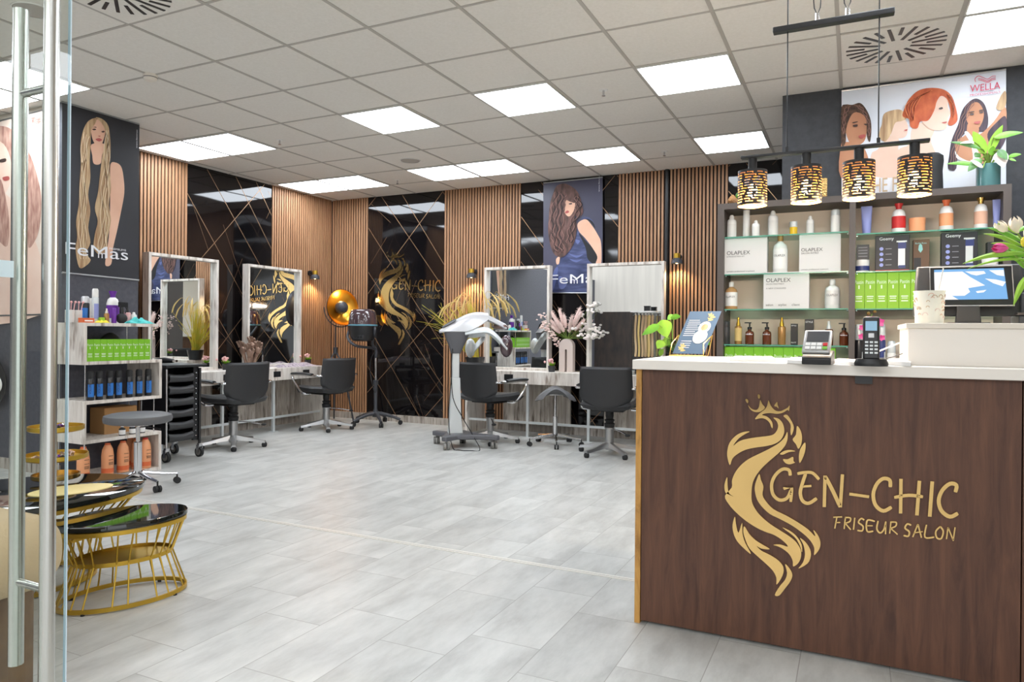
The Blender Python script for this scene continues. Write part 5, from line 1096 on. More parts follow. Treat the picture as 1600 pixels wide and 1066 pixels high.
# top left shelf
BT_(1136, 1151, 337, SH[1], 'white bottle at the left end of the top glass shelf', 'round', 'white', 'white', 'pot_white')
BT_(1161, 1172, 324, SH[1], 'tallest slim white spray can on the top left glass shelf', 'can', 'white', 'white', 'pot_white')
BT_(1175, 1187, 345, SH[1], 'short white bottle right of the tallest slim white can', 'round', 'white', 'white', 'pot_white', y=5.38)
BT_(1200, 1216, 330, SH[1], 'wide white bottle in the middle of the top left glass shelf', 'round', 'white', 'white', 'pot_white')
BT_(1234, 1246, 347, SH[1], 'tiny glass bottle with yellow oil on the top left glass shelf', 'jar', mat('yellow_oil', (226, 184, 40), .2), 'silver_light')
BT_(1260, 1272, 338, SH[1], 'white bottle right of the tiny yellow oil bottle', 'round', 'white', 'white', 'pot_white')
BT_(1298, 1313, 328, SH[1], 'white can with dark band at the right end of the top left shelf', 'can', 'white', 'silver_light', None)
def flatbox(label, px0, px1, pyt, z, y, dpt, m, rz=0, texts=(), tm='plastic_dark', extra=None, group=None, cat='box'):
    x, w, h = shp(px0, px1, pyt, z, y); t = thing('product_box', label, cat, (x, y, z), rz, group); MB().bb(-w/2, w/2, 0, dpt, 0, h).build('carton', m, t, bev=.002)
    if texts:
        q = MB()
        for s_, fx, fz, fw in texts: text_mb(q, s_, (-w/2+w*fx, -.0008, h*fz), (1, 0, 0), (0, 0, 1), w*fw)
        q.build('lettering', tm, t, smooth=False)
    if extra: extra(t, w, h)
    return t
OL = (('OLAPLEX', .06, .55, .54), ('SALON INTRODUCTION', .06, .49, .46), ('www.olaplex.com  professional kit', .06, .05, .66))
flatbox('white treatment box at the left end of the second glass shelf', 1132, 1198.5, 374, SH[2], 5.36, .10, 'treatment_white', 0, (('OLAPLEX', .06, .55, .55), ('INTRODUCTION KIT', .06, .48, .42), ('contains professional treatment', .06, .05, .66)))
flatbox('white treatment box turned slightly, right side of the second glass shelf', 1249, 1314, 368, SH[2], 5.37, .14, 'treatment_white', RAD(2), (('OLAPLEX', .05, .56, .52), ('SALON INTRO', .05, .49, .42), ('contains professional treatment', .05, .05, .66)))
flatbox('white treatment box in the middle of the third glass shelf', 1193, 1264.5, 426, SH[3], 5.36, .10, 'treatment_white', 0, (('OLAPLEX', .06, .73, .54), ('SALON TREATMENT', .06, .66, .40), ('A NEW STANDARD', .06, .54, .44), ('salon     stylist     client', .06, .06, .74)))
BT_(1208, 1231, 367, SH[2], 'clear bottle with gold collar between two white treatment boxes', 'flask', 'pot_white', 'gold_liquid', 'white', txt='OLAPLEX', txtmat='plastic_dark')
BT_(1133, 1152.5, 441, SH[3], 'white labelled bottle with amber foot at left of the third shelf', 'flask', 'card', 'white', 'white', txt='OLAPLEX', txtmat='plastic_dark')
BT_(1289, 1312.5, 437, SH[3], 'white bottle at the right end of the third left glass shelf', 'flask', 'white', 'white', 'pot_white', txt='OLAPLEX', txtmat='plastic_dark')
# fourth shelf
z4 = SH[4]
BT_(1128, 1141, 502, z4, 'black tube at the left end of the lowest glass shelf', 'can', 'plastic_dark', 'plastic_dark', None)
BT_(1148, 1159.5, 496, z4, 'gold spray bottle next to the black tube on the lowest glass shelf', 'spray', 'gold_liquid', 'brass', 'grass_head')
BT_(1164.5, 1178.5, 503, z4, 'amber pump bottle right of the left gold spray bottle', 'pump', 'amber', 'plastic_black', 'amber', txt='niime', txtmat='ink_white')
BT_(1191.5, 1205.5, 503, z4, 'amber pump bottle left of the second gold spray bottle', 'pump', 'amber', 'plastic_black', 'amber', txt='niime', txtmat='ink_white')
BT_(1215.5, 1228, 496, z4, 'second gold spray bottle, in the middle of the lowest glass shelf', 'spray', 'gold_liquid', 'brass', None)
flatbox('narrow black carton on the lowest glass shelf', 1235.5, 1246.5, 506, z4, YS, .035, 'plastic_black', 0, (('STYLE', .1, .88, .7), ('MATT', .1, .08, .7)), 'ink_white')
def strip(t, w, h): MB().bb(-w*.25, w*.25, -.001, 0, .02, h*.5).build('blue_panel', mat('pale_blue', (150, 192, 222), .4), t)
flatbox('taller black carton with pale blue panel behind the card terminal', 1257.5, 1271.5, 499, z4, YS, .04, 'plastic_black', 0, (('STYLE', .1, .86, .8),), 'ink_white', strip)
BT_(1288.5, 1302, 502, z4, 'amber spray bottle with clear cap on the lowest glass shelf', 'spray', 'amber', 'silver_light', 'amber', txt='gaya', txtmat='ink_white')
BT_(1311.5, 1326, 504, z4, 'amber pump bottle at the right end of the lowest glass shelf', 'pump', 'amber', 'plastic_black', 'amber', txt='niime', txtmat='ink_white')
# green boxes under the glass on the lower board
z5 = .815; x0 = P(1132, 560, y=5.38).x; wbx = (P(1256, 560, y=5.38).x-x0)/8; gg = None
for k in range(11):
    lab = 'green box standing under the lowest left glass shelf, ' + ('at the left end' if k == 0 else ORD[k]+' from the left' if k < 9 else 'second from the right' if k == 9 else 'at the right end')
    if k == 8: lab = 'green box under the lowest left glass shelf, just hidden behind the card terminal'
    if gg is None: gg = green_box(lab, (x0+wbx/2, 5.38, z5), 0, wbx, .1, .262, group='green boxes under the left glass shelves')
    else: c = copy_tree(gg); c.location.x = x0+wbx*(k+.5); c['label'] = lab
# right section, top shelf
BT_(1346.5, 1362, 323, RH[1], 'lavender tube at the left of the top right glass shelf', 'tube', 'lavender', 'lavender')
BT_(1393.5, 1415.5, 319, RH[1], 'red and white bottle on the top right glass shelf', 'wella', 'white', 'red', 'red')
BT_(1420, 1446, 342, RH[1], 'low orange jar between the red and the orange bottle', 'jar', 'orange', 'orange')
BT_(1467.5, 1490, 313.5, RH[1], 'orange and white bottle on the top right glass shelf', 'wella', 'white', 'orange_deep', 'orange')
BT_(1522, 1543.5, 310, RH[1], 'white bottle with copper cap and beige label on the top right shelf', 'wella', 'white', 'gold', 'skin')
BT_(1551.5, 1563, 312, RH[1], 'lavender tube at the right end of the top right glass shelf', 'tube', 'lavender', 'lavender')
def geemy(t, w, h):
    q = MB(); q.bb(w*.17, w*.37, -.001, 0, h*.14, h*.80).bb(w*.12, w*.42, -.0012, 0, h*.8, h*.84); q.build('clipper_picture', 'silver_light', t); q = MB(); q.bb(w*.165, w*.40, -.0016, 0, h*.62, h*.79).bb(w*.18, w*.38, -.0016, 0, h*.08, h*.16); q.build('clipper_blue', mat('deep_blue', (44, 56, 110), .4), t)
    for k in range(4): MB().cyl((-w*.32, -.001, h*(.63-.15*k)), (-w*.32, 0, h*(.63-.15*k)), w*.06, n=12).build('icon', 'lavender', t); 
    q = MB(); [q.bb(-w*.2, -w*.02, -.001, 0, h*(.62-.15*k), h*(.635-.15*k)) for k in range(4)]; q.build('small_print', 'ink_grey', t); MB().bb(-w/2, w/2, -.001, 0, 0, h*.035).build('red_strip', 'red', t)
flatbox('black hair trimmer box left of the brown carton', 1368, 1421.5, 369, RH[2], 5.38, .07, 'poster_black', 0, (('Geemy', .12, .84, .42),), 'ink_white', geemy)
flatbox('black hair trimmer box right of the brown carton, above the till screen', 1471, 1528, 364, RH[2], 5.38, .07, 'poster_black', 0, (('Geemy', .12, .84, .42),), 'ink_white', geemy)
def bean(t, w, h): MB().bb(-w*.46, -w*.02, -.001, 0, 0, h*.42).build('window', 'poster_black', t); MB().lathe([(0, 0), (w*.14, .02), (w*.1, .05), (0, .06)], (w*-.05, 0, h*.58), 10, 1, .05).build('flower_picture', mat('ice', (150, 206, 206), .5), t)
flatbox('brown kraft carton with pale blue flower between the trimmer boxes', 1427, 1452.5, 375, RH[2], 5.42, .07, 'card' if 0 else mat('brown_card', (112, 84, 66), .7), 0, (('Barba Rote', .12, .86, .7),), 'ice', bean) if mat('ice', (150, 206, 206), .5) else 0
BT_(1336, 1358.5, 407, RH[2], 'white and blue cream jar under a black carton', 'jar', 'white', 'white', 'deep_blue')
x_, w_, h_ = shp(1338.5, 1358, 384, RH[2]); t = thing('product_box', 'black carton stacked on the white and blue cream jar', 'box', (x_, YS, RH[2]+shp(1336, 1358, 407, RH[2])[2])); MB().bb(-w_/2, w_/2, -.04, .04, 0, h_-shp(1336, 1358, 407, RH[2])[2]).build('carton', 'plastic_dark', t, bev=.001)
q = MB(); [q.bb(-w_*.36, w_*.36, -.0412, -.04, .02+.02*k, .024+.02*k) for k in range(4)]; q.build('print', 'ink_grey', t)
flatbox('black carton behind the pink tulip, right end of the second shelf', 1543, 1566, 378, RH[2], 5.42, .08, 'plastic_dark', 0)
BT_(1534, 1560, 401, RH[2], 'low white jar in front of the black carton by the tulips', 'jar', 'white', 'white', y=5.36)
x0 = P(1333.5, 450, y=5.38).x; wbx = (P(1404.5, 450, y=5.38).x-x0)/4; gg = None; hh = P(1340, 425.5, y=5.38).z-RH[3]
for k in range(7):
    lab = 'taller lime green box on the third right glass shelf, ' + ('at the left end' if k == 0 else ORD[k]+' from the left')
    if gg is None: gg = green_box(lab, (x0+wbx/2, 5.38, RH[3]), 0, wbx, .1, hh-.008, group='lime green boxes on the right glass shelf', m='lime_box2')
    else: c = copy_tree(gg); c.location.x = x0+wbx*(k+.5); c['label'] = lab
# cans on the lower right board
for px0, px1, pyt, l, bm_ in ((1335, 1350, 507, 'black and silver spray can at the left end beneath the lime boxes', 'can_black'), (1353, 1364, 511, 'dark blue spray can left of the phone in the shelf', 'deep_blue'), (1372, 1384, 506, 'dark blue spray can behind the phone in the shelf', 'deep_blue'), (1386, 1400, 533, 'short white bottle right of the phone in the shelf', 'white'), (1408, 1424, 507, 'grey and dark blue spray can beside the raised counter box', 'deep_blue')):
    x, w, h = shp(px0, px1, pyt, .815, 5.40); bottle(l, x, 5.40, .815, h, w/2, 'can', bm_, 'silver_light', 'silver_light', 'spray cans in the lower right of the product shelf')
# shelf top decorations
zt = 2.118
def tp(px, y=5.48): return P(px, 290, y=y).x
dw = thing('driftwood', 'piece of pale driftwood with small cactus plants on the shelf top', 'decoration', (tp(1168), 5.46, zt)); rnd = random.Random(6)
for pts, r_ in (([(-.12, 0, .06), (-.07, .0, .03), (0, .02, .03), (.07, 0, .055), (.10, 0, .07)], .022), ([(-.08, .02, .02), (-.03, 0, .035), (.05, -.02, .02), (.09, -.03, .05)], .018), ([(-.1, -.02, .05), (-.05, -.03, .015), (.02, -.02, .02)], .014)):
    MB().tube(crom(pts, 4, False), [1.5*r_*rnd.uniform(.75, 1.1) for _ in range((len(pts)-1)*4+1)], 9).build('branch', 'drift_wood', dw)
for x, z, s_ in ((-.06, .075, .022), (.07, .08, .014), (.02, .06, .012), (-.03, .07, .012)): MB().ball((x, 0, z), s_, 10, 1, 1, 1.3).build('cactus', 'leaf_dark', dw)
x = tp(1282); gdv = thing('gold_lantern', 'gold textured candle holder on the shelf top behind the lamp shade', 'candle holder', (x, 5.46, zt)); hz = P(1282, 280, y=5.46).z-zt
MB().bb(-.045, .045, -.035, .035, .018, hz).build('body', mat('gold_hammer', (200, 168, 110), .25, .9, bump=1.0, scale=60), gdv, bev=.004)
for sx in (-1, 1): MB().ball((sx*.03, 0, .01), .012, 8).build('foot', 'brass', gdv)
x = tp(1454); bv = thing('black_vase', 'tall black waisted vase on the shelf top behind the right lamp shade', 'vase', (x, 5.46, zt)); hz = P(1455, 241, y=5.46).z-zt
MB().lathe([(0, 0), (.072, 0), (.070, hz*.3), (.067, hz*.55), (.074, hz*.8), (.072, hz*.93), (.05, hz), (0, hz)], n=28).build('body', 'rubber', bv); MB().ball((-.02, -.075, hz*.62), .014, 10).build('knob', 'plastic_black', bv)
# philodendron in a teal pot
pt = thing('potted_plant', 'green and white leafed plant in a teal pot on the shelf top', 'plant', (tp(1543), 5.46, zt)); pw = (P(1563, 280, y=5.46).x-P(1524, 280, y=5.46).x)/2; hz = P(1543, 258, y=5.46).z-zt
MB().lathe([(0, 0), (pw*.93, 0), (pw, .004), (pw, hz-.004), (pw*.95, hz), (pw*.9, hz-.01), (0, hz-.02)], n=28).build('pot', 'teal_pot', pt)
def leaf(mb, base, tip, w, droop=.1, up_=Vector((0, 0, 1)), fold=.15, nrm=None, n=10):
    base = Vector(base); tip = Vector(tip); d_ = tip-base; sd_ = (nrm.cross(d_) if nrm else d_.cross(up_)); sd_ = sd_.normalized() if sd_.length > 1e-6 else Vector((1, 0, 0)); nn = sd_.cross(d_).normalized()
    def f(u, v):
        a = (v-.5)*2; ww = w*math.sin(pi*min(1, u**.8*.98+.02))**.8*(1-.15*u); return base+d_*u+sd_*a*ww-nn*0+up_*(droop*math.sin(pi*u)*d_.length)+nn*(fold*ww*abs(a))
    return mb.sheet(f, n, 6, .0012)
def shelfpt(px, py, y=5.46): q = P(px, py, y=y); return Vector((q.x-pt.location.x, y-5.46, q.z-zt))
for b, tpx, w, y, m_ in (((1540, 240), (1520, 205), .035, 5.42, 'leaf_lime'), ((1545, 240), (1567, 195), .028, 5.44, 'leaf_lime'), ((1553, 215), (1599, 207), .022, 5.42, 'leaf'), ((1532, 232), (1484, 222), .016, 5.38, 'leaf_dark'), ((1522, 222), (1500, 224), .010, 5.37, 'petal_white'),
    ((1528, 258), (1479, 256), .016, 5.36, 'leaf'), ((1533, 248), (1512, 268), .03, 5.36, 'leaf_dark'), ((1536, 262), (1516, 250), .014, 5.35, 'petal_white'), ((1562, 236), (1568, 262), .042, 5.36, 'petal_white'), ((1560, 234), (1574, 250), .026, 5.345, 'leaf_dark'), ((1575, 245), (1596, 241), .014, 5.4, 'leaf'), ((1577, 248), (1588, 252), .008, 5.39, 'leaf'), ((1531, 240), (1523, 245), .024, 5.4, 'leaf_dark'), ((1549, 243), (1552, 228), .02, 5.4, 'leaf')):
    lf = MB(); leaf(lf, shelfpt(*b, y=y), shelfpt(*tpx, y=y-.02), w, .05, nrm=Vector((0, -1, .2))); lo = lf.build('leaf', m_, pt); MB().tube(crom([(0, 0, hz-.02), shelfpt(*b, y=y)*.5+Vector((0, 0, hz*.7)), shelfpt(*b, y=y)], 4, False), .004, 6).build('leaf_stalk', 'stem', lo)
# orchid on the lower board behind the phone
oc = thing('orchid', 'magenta orchid in the shelf behind the cordless phone', 'plant', (P(1364, 520, y=5.2).x, 5.2, 0), 0)
oc.location = (P(1366, 520, y=5.37).x, 5.37, .815)
def op(px, py, dy=0): q = P(px, py, y=5.37+dy); return Vector((q.x-oc.location.x, dy, q.z-.815))
MB().lathe([(0, 0), (.04, 0), (.05, .1), (0, .09)], n=20).build('pot', 'white', oc)
MB().tube(crom([(0, 0, .08), op(1362, 530), op(1358, 505), op(1363, 490)], 5, False), .003, 6).build('stem', 'stem', oc)
for px, py, s_ in ((1358, 500, .028), (1374, 504, .034), (1347, 512, .022), (1346, 526, .022), (1378, 528, .022), (1362, 498, .018)):
    fo = MB(); c = op(px, py, -.02)
    for k in range(5):
        a = 2*pi*k/5+px; leafd = Vector((cos(a), -.2, sin(a)))*s_; sd_ = Vector((-sin(a), 0, cos(a)))*s_*.42
        fo.sheet(lambda u, v, L_=leafd, S_=sd_: c+L_*u+S_*(v-.5)*2*math.sin(pi*min(1, u*.9+.08)), 6, 4, .0008)
    fo.ball(c, s_*.18, 6); fo.build('blossom', 'tulip_pink', oc)
for px, py in ((1357, 490), (1367, 487)): MB().ball(op(px, py), .012, 8).build('bud', 'gold_liquid', oc)
# ================================================================= pendant lamp
PY = 3.30; a = P(1158, 245, y=PY); b = P(1453, 222, y=PY); pz = (a.z+b.z)/2; pd = thing('pendant_lamp', 'black bar pendant with four slotted gold lined shades over the counter', 'pendant lamp', ((a.x+b.x)/2, PY, pz))
wmb(pd).bb(a.x, b.x, PY-.02, PY+.02, pz-.006, pz+.006).build('lower_bar', 'plastic_black', pd, bev=.003)
ua = P(1208, 47, y=PY); ub = P(1398, 20, y=PY); uz = (ua.z+ub.z)/2; wmb(pd).bb(ua.x, ub.x, PY-.02, PY+.02, uz-.012, uz+.012).build('upper_bar', 'plastic_black', pd, bev=.004)
for px in (1230, 1373): x = P(px, 150, y=PY).x; wmb(pd).cyl((x, PY, pz), (x, PY, H), .0028, n=6).cyl((x, PY, pz), (x, PY, pz+.03), .007).build('cable', 'plastic_black', pd)
for px in (1277, 1324):
    x = P(px, 25, y=PY).x; hk = wmb(pd).cyl((x, PY, uz+.01), (x, PY, uz+.045), .010).build('cable_clamp', 'chrome', pd); wmb(hk.parent).tube([(x-.045, PY, H), (x-.012, PY, uz+.07), (x, PY, uz+.04), (x+.012, PY, uz+.07), (x+.03, PY, H)], .0025, 6).build('suspension_cord', 'plastic_black', pd)
wmb(pd).bb(-.26, .1, PY-.03, PY+.03, H-.03, H).build('canopy', 'plastic_black', pd)
def shade_mb(R=.062, hgt=.155):
    m = MB(); n = 90; rows = 40; rnd = random.Random(9)
    # horizontal slots cut through a cylinder: solid cells everywhere except in the slots
    cut = [[False]*n for _ in range(rows)]
    for r in range(3, rows-2):
        if r % 3 == 0: 
            c = rnd.randint(0, 5)
            while c < n: 
                L_ = rnd.randint(5, 13)
                for q in range(c, min(n, c+L_)): cut[r][q] = True
                if rnd.random() < .35: cut[min(r+1, rows-3)][min(n-1, c+L_-1)] = True
                c += L_+rnd.randint(2, 4)
    vs = [(R*cos(2*pi*k/n), R*sin(2*pi*k/n), -hgt*(j/rows)) for j in range(rows+1) for k in range(n)]
    fs = [(j*n+k, j*n+(k+1) % n, (j+1)*n+(k+1) % n, (j+1)*n+k) for j in range(rows) for k in range(n) if not cut[j][k]]
    b0 = len(vs); vi = [(x*.985, y*.985, z) for x, y, z in vs]; return m, vs, vi, fs
m_, vs_, vi_, fs_ = shade_mb()
tt = [P(px, 250, y=PY).x for px in (1176, 1260, 1342, 1429)]; proto = None
for k, x in enumerate(tt):
    so = MB(); so.M = Matrix.Translation((x-pd.location.x, 0, -.062)); so.add(vs_, fs_); so.add([(0, 0, 0)], []); so.lathe([(0, 0), (.062, 0)], n=36); sho = so.build('lamp_shade', 'plastic_black', pd)
    so = MB(); so.M = Matrix.Translation((x-pd.location.x, 0, -.062)); so.add(vi_, [f[::-1] for f in fs_]); so.build('shade_lining', 'shade_inner', sho)
    MB().cyl((x-pd.location.x, 0, -.006), (x-pd.location.x, 0, -.065), .019).build('shade_stem', 'plastic_black', sho); MB().ball((x-pd.location.x, 0, -.15), .022, 12, 1, 1, 1.4).build('bulb', 'bulb', sho)
    l = D.lights.new('pendant_light', 'POINT'); l.energy = 14; l.color = (1, .86, .70); l.shadow_soft_size = .025; o = D.objects.new('pendant_light', l); COL.objects.link(o); o.parent = pd; o.location = (x-pd.location.x, 0, -.235)

# ================================================================= things on the counter
CT = 1.059
# brochure stand and pothos
q = P(1075, 557, z=CT); bh = thing('menu_stand', 'tilted blue price card in a gold and acrylic stand on the counter end', 'card stand', (q.x, q.y, CT), RAD(-4))
wdt = .150; hh = .215; tilt = .10
MB().prism([(-wdt/2, 0, .012), (wdt/2, 0, .012), (wdt/2+.055, tilt, hh), (-wdt/2+.055, tilt, hh)], (0, .003, 0)).build('card', mat('card_blue', (84, 106, 132), .4), bh)
def cp(u, v): return (-wdt/2+wdt*u+.055*v, tilt*v-.0018-(.0), .012+(hh-.012)*v)
q = MB(); 
for k in range(9): q.flat([cp(.1, .42+.045*k), cp(.1+.42*(1-.1*(k % 3)), .42+.045*k), cp(.1+.42*(1-.1*(k % 3)), .432+.045*k), cp(.1, .432+.045*k)])
for k in range(4): q.flat([cp(.12, .14+.05*k), cp(.45, .14+.05*k), cp(.45, .15+.05*k), cp(.12, .15+.05*k)])
q.build('small_print', 'ink_white', bh, smooth=False)
for u0, v0, r_, m__ in ((.68, .62, .028, 'white'), (.66, .40, .033, 'white'), (.68, .62, .016, 'hair_blonde'), (.66, .40, .018, 'skin_fair')):
    c0 = Vector(cp(u0, v0))-Vector((0, .0008+(.0008 if m__ != 'white' else 0), 0)); q = MB(); q.flat([c0+Vector((r_*cos(a), 0, 0))+Vector((.27*r_*sin(a)*0+.25*r_*sin(a), .48*r_*sin(a), .98*r_*sin(a))) for a in [2*pi*k/20 for k in range(20)]]); q.build('picture', m__, bh, smooth=False)
q = MB()
for u0, v0 in ((.72, .9), (.8, .86), (.76, .8), (.2, .12), (.28, .08), (.24, .18)):
    c0 = Vector(cp(u0, v0)); q.flat([c0+Vector((.011*cos(a)*(1+.4*cos(5*a)), -.001, .011*sin(a)*(1+.4*cos(5*a)))) for a in [2*pi*k/20 for k in range(20)]])
q.build('gold_flowers', 'gold_matte', bh, smooth=False)
MB().tube([(-.08, -.03, .004), (.08, -.03, .004), (.08, .05, .004), (-.08, .05, .004)], .003, 6, closed=True).build('wire_base', 'gold', bh)
for sx in (-1, 1): MB().tube([(sx*.08, -.03, .004), (sx*.075, -.012, .06), (sx*.08+.02, .05, .10), (sx*.08, .05, .004)], .0025, 6).build('wire_side', 'gold', bh)
q = P(1050, 556, z=CT); po_ = thing('pothos_plant', 'light green pothos cutting in a small glass at the counter end', 'plant', (q.x-.02, q.y+.10, CT))
MB().lathe([(0, .002), (.028, .002), (.032, .01), (.03, .08), (.026, .08), (.026, .012), (0, .01)], n=20).build('glass_vase', 'acrylic', po_)
MB().lathe([(0, .012), (.025, .012), (.025, .05), (0, .05)], n=16).build('water', 'shelf_glass', po_)
LY_ = po_.location.y
def lp(px, py, dy=0): q = P(px, py, y=LY_+dy); return Vector((q.x-po_.location.x, dy, q.z-CT))
for (bp, tp_, w, dy, m__) in (((1034, 500), (1042, 528), .042, -.03, 'leaf_lime'), ((1030, 508), (1003, 524), .022, -.05, 'leaf'), ((1048, 496), (1064, 495), .016, 0, 'leaf'), ((1036, 532), (1027, 545), .026, -.04, 'leaf_lime'), ((1038, 528), (1046, 542), .024, .02, 'leaf_lime'), ((1092, 512), (1117, 514), .026, .02, 'leaf'), ((1095, 530), (1110, 539), .018, 0, 'leaf'), ((1080, 535), (1092, 529), .016, .03, 'leaf_lime'), ((1030, 556), (1036, 545), .014, -.05, 'leaf_lime'), ((1052, 492), (1043, 500), .016, .01, 'leaf'), ((1086, 505), (1092, 497), .012, .03, 'leaf')):
    lf = MB(); leaf(lf, lp(*bp, dy), lp(*tp_, dy-.02), w, .04, nrm=Vector((.1, -1, .25))); lo = lf.build('leaf', m__, po_); MB().tube(crom([(0, 0, .02), (lp(*bp, dy)*.4)+Vector((0, 0, .05)), lp(*bp, dy)], 5, False), .0018, 5).build('leaf_stalk', 'stem', lo)
# card terminal
def CTs(px, py): return P(px, py, z=CT)
q = CTs(1275, 570); ct_ = thing('card_terminal', 'grey and black card payment terminal on the counter', 'card terminal', (q.x, q.y, CT), RAD(-6))
k_ = depth(q)/F_PX
MB().prism([(-.048, 0, 0), (-.048, 0, .022), (-.048, .015, .034), (-.048, .10, .05), (-.048, .10, 0)], (.096, 0, 0)).build('base', 'plastic_black', ct_, bev=.004)
tb = MB(); tb.M = Matrix.Translation((0, -.002, .033)) @ Matrix.Rotation(RAD(48), 4, 'X'); tb.bb(-.046, .046, 0, .105, .0, .018); tb.build('top_body', 'alu', ct_, bev=.005)
tb = MB(); tb.M = Matrix.Translation((0, -.002, .033)) @ Matrix.Rotation(RAD(48), 4, 'X'); tb.bb(-.035, .037, .048, .096, .018, .0195); tb.build('screen', 'plastic_dark', ct_)
for i in range(4):
    for j in range(2):
        tb = MB(); tb.M = Matrix.Translation((0, -.002, .033)) @ Matrix.Rotation(RAD(48), 4, 'X'); tb.bb(-.036+.019*i, -.021+.019*i, .012+.017*j, .024+.017*j, .018, .021); tb.build('key', ('white', 'white', 'white', 'leaf' if j == 0 else 'red')[i], ct_)
# phone on cradle
q = CTs(1361, 572); ph_ = thing('cordless_phone', 'black cordless phone standing in its charging cradle', 'phone', (q.x, q.y, CT))
MB().lathe([(0, 0), (1, 0), (1.02, .25), (.9, .7), (.55, .6), (0, .5)], n=28, sx=.052, sy=.042).build('cradle', 'plastic_black', ph_)
for o_ in kids(ph_): o_.scale = (1, 1, .035)
tb = MB(); tb.M = Matrix.Translation((0, .0, .018)) @ Matrix.Rotation(RAD(-14), 4, 'X'); tb.bb(-.026, .026, -.011, .011, 0, .155); tb.build('handset', 'plastic_black', ph_, bev=.008)
tb = MB(); tb.M = Matrix.Translation((0, .0, .018)) @ Matrix.Rotation(RAD(-14), 4, 'X'); tb.bb(-.018, .018, -.0125, -.0105, .103, .137); tb.build('screen', 'pale_blue', ph_)
kb = MB(); kb.M = Matrix.Translation((0, .0, .018)) @ Matrix.Rotation(RAD(-14), 4, 'X')
for i in range(3):
    for j in range(4): 
        k1 = MB(); k1.M = kb.M; k1.bb(-.019+.0145*i, -.009+.0145*i, -.0125, -.0105, .022+.0125*j, .028+.0125*j); k1.build('key', 'silver_light', ph_)
k1 = MB(); k1.M = kb.M; k1.bb(-.009, .009, -.013, -.0105, .078, .094); k1.build('navigation_key', 'silver_paint', ph_, bev=.003)
# papers, envelope, cables
def sheetpaper(name, label, pts, h=.003, m='paper', cat='paper'):
    w_ = [CTs(*p_) for p_ in pts]; c = sum(w_, Vector())/len(w_); t = thing(name, label, cat, (c.x, c.y, CT)); MB().prism([p_-Vector((c.x, c.y, CT))+Vector((0, 0, .0005)) for p_ in w_], (0, 0, h)).build('sheet', m, t); return t
sheetpaper('plastic_folder', 'clear white plastic sleeve lying on the counter left of the terminal', [(1140, 564.5), (1212, 565.5), (1206, 561.5), (1148, 561)], .012, 'white', 'folder')
sheetpaper('paper_stack', 'white paper stack behind the card terminal', [(1230, 568), (1262, 569.5), (1300, 566), (1262, 563), (1236, 563)], .012)
sheetpaper('receipt', 'small crumpled white slip between terminal and phone', [(1300, 568), (1336, 571), (1340, 566), (1310, 564)], .010)
sheetpaper('paper_stack', 'loose papers between the phone and the raised counter box', [(1386, 571), (1423, 573), (1424, 565), (1392, 566)], .014)
q1 = CTs(1374, 566); t = thing('pen', 'white pen leaning against the raised counter box', 'pen', (q1.x, q1.y, CT)); e_ = P(1425, 528, y=q1.y+.02)-Vector((q1.x, q1.y, CT)); s0 = P(1373, 549, y=q1.y)-Vector((q1.x, q1.y, CT)); MB().tube([s0, e_], .003, 8).build('barrel', 'white', t); MB().tube([s0-(e_-s0)*.05, s0], [.001, .003], 8).build('tip', 'cream', t)
t = thing('cable', 'thin black cable running from the phone to the raised box', 'cable', (q1.x, q1.y, CT)); MB().tube(crom([(-.30, .03, .016), (-.16, .0, .004), (-.10, .01, .004), (.0, .02, .014), (.05, .02, .022), (e_.x, e_.y+.02, .05)], 6, False), .002, 6).build('cord', 'plastic_black', t)
# till screen on the raised box
RT = 1.208
q = P(1521, 508, y=3.22); sc = thing('till_monitor', 'black touch screen till on its stand with a bright blue display', 'monitor', (q.x, 3.20, RT))
def mp(px, py, y): p_ = P(px, py, y=y); return p_-Vector((q.x, 3.20, RT))
y_ = 3.18; tl = mp(1450, 410, y_); bl_ = mp(1446, 478, y_-.03)
w0 = mp(1433, 412, y_).x; w1 = mp(1606, 412, y_).x; zt_ = mp(1521, 411, y_).z; zb_ = mp(1521, 494, y_).z
bd_ = MB(); bd_.prism([(w0-.01, .06, zb_), (w1, .06, zb_), (w1, .11, zt_), (w0+.005, .11, zt_)], (0, -.035, 0)); bd_.build('rear_shell', 'plastic_dark', sc, bev=.008)
f0, f1 = mp(1455, 418, y_).x, mp(1586, 418, y_).x; fz0, fz1 = mp(1500, 478, y_).z, mp(1500, 415, y_).z
def fp(u, v, d_=0): return Vector((f0+(f1-f0)*u, .0+.05*v-.012-d_, fz0+(fz1-fz0)*v))
MB().prism([fp(0, 0), fp(1, 0), fp(1, 1), fp(0, 1)], (0, .03, 0)).build('display_body', 'plastic_black', sc, bev=.003)
MB().tube([fp(0, 0, .001), fp(1, 0, .001), fp(1, 1, .001), fp(0, 1, .001)], .003, 6, closed=True).build('silver_bezel', 'alu', sc)
def spx(px, py): return fp((px-1455)/131, (478-py)/63, .0015)
MB().flat([spx(1462, 419), spx(1573, 419), spx(1577, 468), spx(1462, 468)]).build('screen', 'screen_blue', sc, smooth=False)
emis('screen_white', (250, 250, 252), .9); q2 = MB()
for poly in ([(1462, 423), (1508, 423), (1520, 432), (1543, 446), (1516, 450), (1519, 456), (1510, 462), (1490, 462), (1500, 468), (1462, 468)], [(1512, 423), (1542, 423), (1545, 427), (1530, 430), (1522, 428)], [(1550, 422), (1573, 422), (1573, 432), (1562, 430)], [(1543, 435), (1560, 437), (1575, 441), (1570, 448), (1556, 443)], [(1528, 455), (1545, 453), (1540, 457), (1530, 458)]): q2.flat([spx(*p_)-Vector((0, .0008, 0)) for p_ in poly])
q2.build('white_reflection_shapes', 'screen_white', sc, smooth=False)
